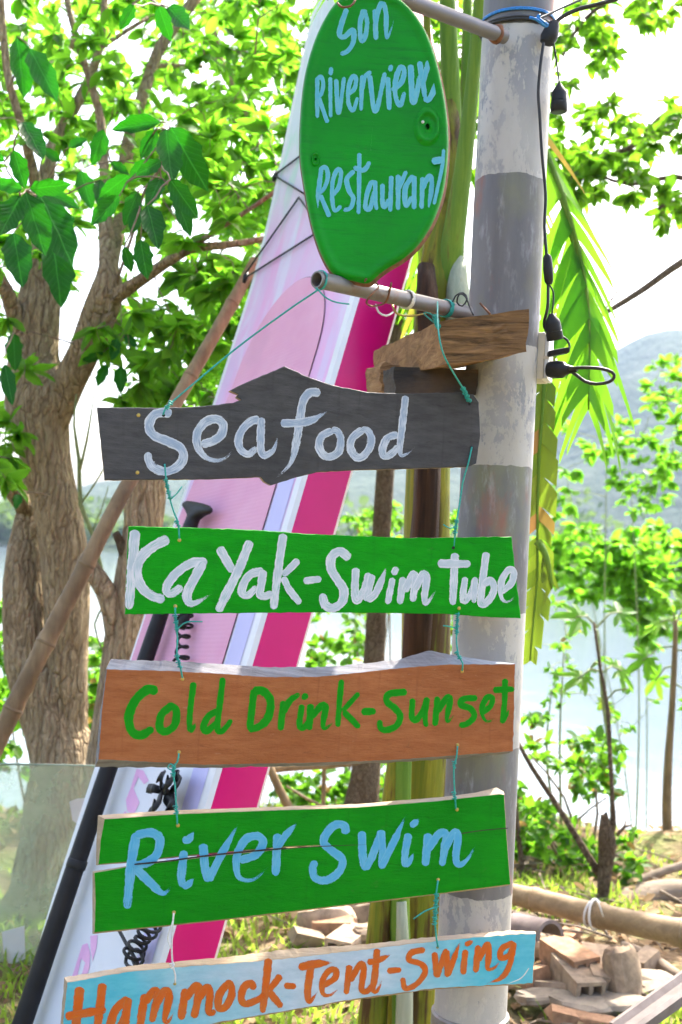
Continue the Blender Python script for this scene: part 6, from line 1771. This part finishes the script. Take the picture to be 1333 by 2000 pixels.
# ------------------------------------------------------------------ glass sheet on the left, dust and reflection painted pale
def glass():
    a, b, c, d = P(-160, 1490, 3.75), P(205, 1497, 3.9), P(175, 1945, 3.9), P(-180, 1935, 3.75)
    for q in (c, d): q.z = float(gh(q.x, q.y)) + .0
    n = (b - a).cross(d - a).normalized()
    if n.dot(CAM - a) < 0: n = -n
    c = c - n * (c - a).dot(n); d = d - n * (d - a).dot(n)
    root = empty('glass_sheet', (a + b + c + d) / 4, 'dusty clear glass sheet standing in front of the left tree foot', 'glass sheet')
    mb = MB(); mb.box8([a, d, c, b, a - n * .005, d - n * .005, c - n * .005, b - n * .005]); mb.build('pane', M_GLASS, root, smooth=False)
    mb = MB(); mb.tube([a + Vector((0, 0, .0015)) - n * .0025, b + Vector((0, 0, .0015)) - n * .0025], .0034, 8); mb.build('polished_edge', M_GEDGE, root)
    for k, pts in enumerate([[(136, 1566), (150, 1560), (182, 1558), (188, 1600), (162, 1616), (142, 1602)], [(4, 1820), (48, 1808), (50, 1872), (18, 1886), (8, 1860)]]):
        mb = MB(); q = [PL(x, y, a + n * .002, n) for x, y in pts]; m = len(q)
        mb.add(q + [v + n * .0006 for v in q], [tuple(range(m)), tuple(range(2 * m - 1, m - 1, -1))] + [(i, (i + 1) % m, m + (i + 1) % m, m + i) for i in range(m)]); mb.build('paper_sticker', M_PAPER, root, smooth=False)
    mb = MB(); e0, e1 = d + n * .012 + Vector((0, 0, .01)), c + n * .012 + Vector((0, 0, .01)); mb.tube([e0, e1], .012, 8); mb.build('foot_rail', M_GALV2, root)
glass()

# ------------------------------------------------------------------ cables, lamp holders and socket box
def lathe(mb, a, b, prof, n=18, mi=0):
    t = (b - a); L = t.length; t.normalize()
    mb.tube([a + t * L * f for f, r in prof], [r for f, r in prof], n, mi)
def lamp_holder(label, a, b, r):
    A, B = P(*a), P(*b)
    root = empty('lamp_holder', A, label, 'lamp holder', 'black lamp holders on the cable')
    mb = MB(); lathe(mb, A, B, [(0, r * .25), (.1, r * .45), (.28, r * .88), (.36, r * .96), (.62, r), (.63, r * .95), (.66, r * .95), (.67, r * 1.03), (.98, r * 1.05), (1.0, r * .98), (1.0, r * .8), (.85, r * .78)]); mb.build('body', M_BLACK, root, sharp=50)
    return root
lamp_holder('black lamp holder hanging on a thin lead at the top of the pole', (1093, 163, 2.34), (1092, 219, 2.34), .0165)
lamp_holder('black lamp holder at the foot of the cable above the plugs', (1077, 612, 2.32), (1085, 664, 2.33), .0165)
def bits():
    mb = MB(); lathe(mb, P(1085, 42, 2.33), P(1068, 84, 2.33), [(0, .008), (.15, .012), (.5, .0165), (.75, .018), (1, .014)], 14)
    props(mb.build('cable_junction', M_BLACK, None, sharp=45), 'black cable junction piece tied to the pole with blue string', 'cable joint')
    mb = MB(); lathe(mb, P(1069, 497, 2.32), P(1073, 556, 2.32), [(0, .005), (.1, .009), (.5, .0105), (.9, .009), (1, .005)], 14)
    props(mb.build('cable_connector', M_BLACK, None, sharp=45), 'black inline connector on the vertical cable', 'cable connector')
bits()
CG = 'black electric cables on the pole'
ptube('electric_cable', M_WIRE, [(1062, 84, 2.31), (1056, 130, 2.305), (1052, 180, 2.31), (1055, 230, 2.31), (1059, 300, 2.315), (1066, 380, 2.32), (1064, 440, 2.32), (1068, 500, 2.32), (1071, 560, 2.32), (1070, 600, 2.32), (1064, 625, 2.33), (1064, 640, 2.34), (1072, 648, 2.34)], .0032, 'black cable running down the right side of the pole', 'cable', group=CG)
ptube('electric_cable', M_WIRE, [(1082, 84, 2.33), (1086, 110, 2.335), (1090, 140, 2.34), (1093, 166, 2.34)], .0018, 'thin black lead from the junction to the hanging lamp holder', 'cable', group=CG)
ptube('electric_cable', M_WIRE, [(1086, 44, 2.33), (1100, 32, 2.33), (1130, 18, 2.32), (1170, 8, 2.3), (1240, -14, 2.28), (1340, -60, 2.25)], .0045, 'thick black cable leaving the pole top to the upper right', 'cable', group=CG)
ptube('electric_cable', M_WIRE, [(1050, 38, 2.30), (1080, 24, 2.33), (1120, 6, 2.36), (1180, -20, 2.4)], .0026, 'thinner black cable leaving the blue knot to the upper right', 'cable', group=CG)
ptube('electric_cable', M_WIRE, [(1073, 556, 2.32), (1081, 570, 2.32), (1081, 595, 2.32), (1078, 614, 2.32)], .0018, 'short thin lead beside the inline connector', 'cable', group=CG)
ptube('electric_cable', M_WIRE, [(1094, 655, 2.34), (1108, 664, 2.34), (1113, 678, 2.34), (1106, 684, 2.34), (1090, 690, 2.35)], .0026, 'short black lead curving into the upper plug', 'cable', group=CG)
ptube('electric_cable', M_WIRE, [(1112, 720, 2.32), (1140, 718, 2.30), (1175, 720, 2.29), (1196, 727, 2.29), (1200, 737, 2.29), (1190, 746, 2.30), (1165, 750, 2.31), (1143, 745, 2.32), (1128, 734, 2.32), (1114, 724, 2.33)], .0036, 'black cable loop sticking out from the lower plug', 'cable', group=CG)
def ringwire(y, dz, r, mat, label, name, turns=1, wob=.004):
    z = zp(y); pts = []
    for i in range(int(60 * turns) + 1):
        a = i / 60 * 2 * math.pi; pts.append(Vector((PA.x + math.cos(a) * (PR + r * 1.1), PA.y + math.sin(a) * (PR + r * 1.1), z + dz * math.sin(a + .6) + wob * i / 60)))
    mb = MB(); mb.tube(pts, r, 7); return props(mb.build(name, mat), label, 'cord')
ringwire(36, .004, .0020, M_BLUE, 'blue string tied round the top of the pole', 'blue_string', 2, .003)
ringwire(46, .004, .0034, M_WIRE, 'black cable wound round the pole under the blue string', 'electric_cable', 2.4, -.005)
ptube('blue_string', M_BLUE, [(1035, 34, 2.30), (1048, 38, 2.295), (1058, 46, 2.30), (1066, 52, 2.31), (1070, 48, 2.31), (1060, 42, 2.3), (1050, 32, 2.3), (1056, 30, 2.3)], .003, 'blue string knot beside the cable junction', 'string')
def socket_box():
    c = P(1056, 700, 2.40); X = Vector((1, -.35, 0)).normalized(); Y = Vector((.35, 1, 0)).normalized(); Z = UPV
    root = empty('socket_box', c, 'cream plastic socket box strapped to the right side of the pole', 'socket box')
    h = 46 * 2.4 / F
    mb = MB(); mb.box(c, X * .013, Y * .032, Z * h); b = mb.build('back_box', M_BOXP, root, smooth=False)
    bv = b.modifiers.new('bevel', 'BEVEL'); bv.width = .003; bv.segments = 3
    mb = MB(); mb.box(c + X * .0175, Y * .031, X * .0042, Z * (h * .97)); b = mb.build('face_plate', M_BOXW, root, smooth=False)
    bv = b.modifiers.new('bevel', 'BEVEL'); bv.width = .002; bv.segments = 2
    z = c.z - .004; pts = []
    mb = MB(); q = c + Vector((0, 0, -.004)); mb.box(q, X * .0232, Y * .0335, Z * .0028); mb.build('strap', M_BOXP, root, smooth=False)
socket_box()
def plugs():
    mb = MB(); A, B = P(1070, 692, 2.36), P(1112, 684, 2.34); mb.box((A + B) / 2, (B - A) / 2, Vector((0, .012, 0)), Vector((0, 0, .006)))
    o = mb.build('upper_plug', M_BLACK, None, smooth=False); bv = o.modifiers.new('bevel', 'BEVEL'); bv.width = .003; bv.segments = 2
    props(o, 'flat black plug in the socket box', 'plug')
    mb = MB(); lathe(mb, P(1072, 722, 2.36), P(1128, 722, 2.32), [(0, .0155), (.12, .0175), (.3, .0185), (.5, .0175), (.62, .011), (.8, .008), (1, .0045)], 16)
    props(mb.build('lower_plug', M_BLACK, None, sharp=50), 'round black plug with a cable loop below the flat plug', 'plug')
plugs()

# ------------------------------------------------------------------ air
def haze():
    mb = MB(); mb.box((0, 420, 92), (1150, 0, 0), (0, 760, 0), (0, 0, 102))
    m = bpy.data.materials.new('haze_air'); m.use_nodes = True; nt = m.node_tree; nt.nodes.remove(nt.nodes['Principled BSDF'])
    v = nt.nodes.new('ShaderNodeVolumePrincipled'); v.inputs['Color'].default_value = (.54, .72, 1, 1); v.inputs['Density'].default_value = HAZE; v.inputs['Anisotropy'].default_value = .2
    nt.links.new(v.outputs[0], nt.nodes['Material Output'].inputs['Volume'])
    o = mb.build('haze', m, None, smooth=False)
    props(o, kind='stuff')
HAZE = .00026
haze()
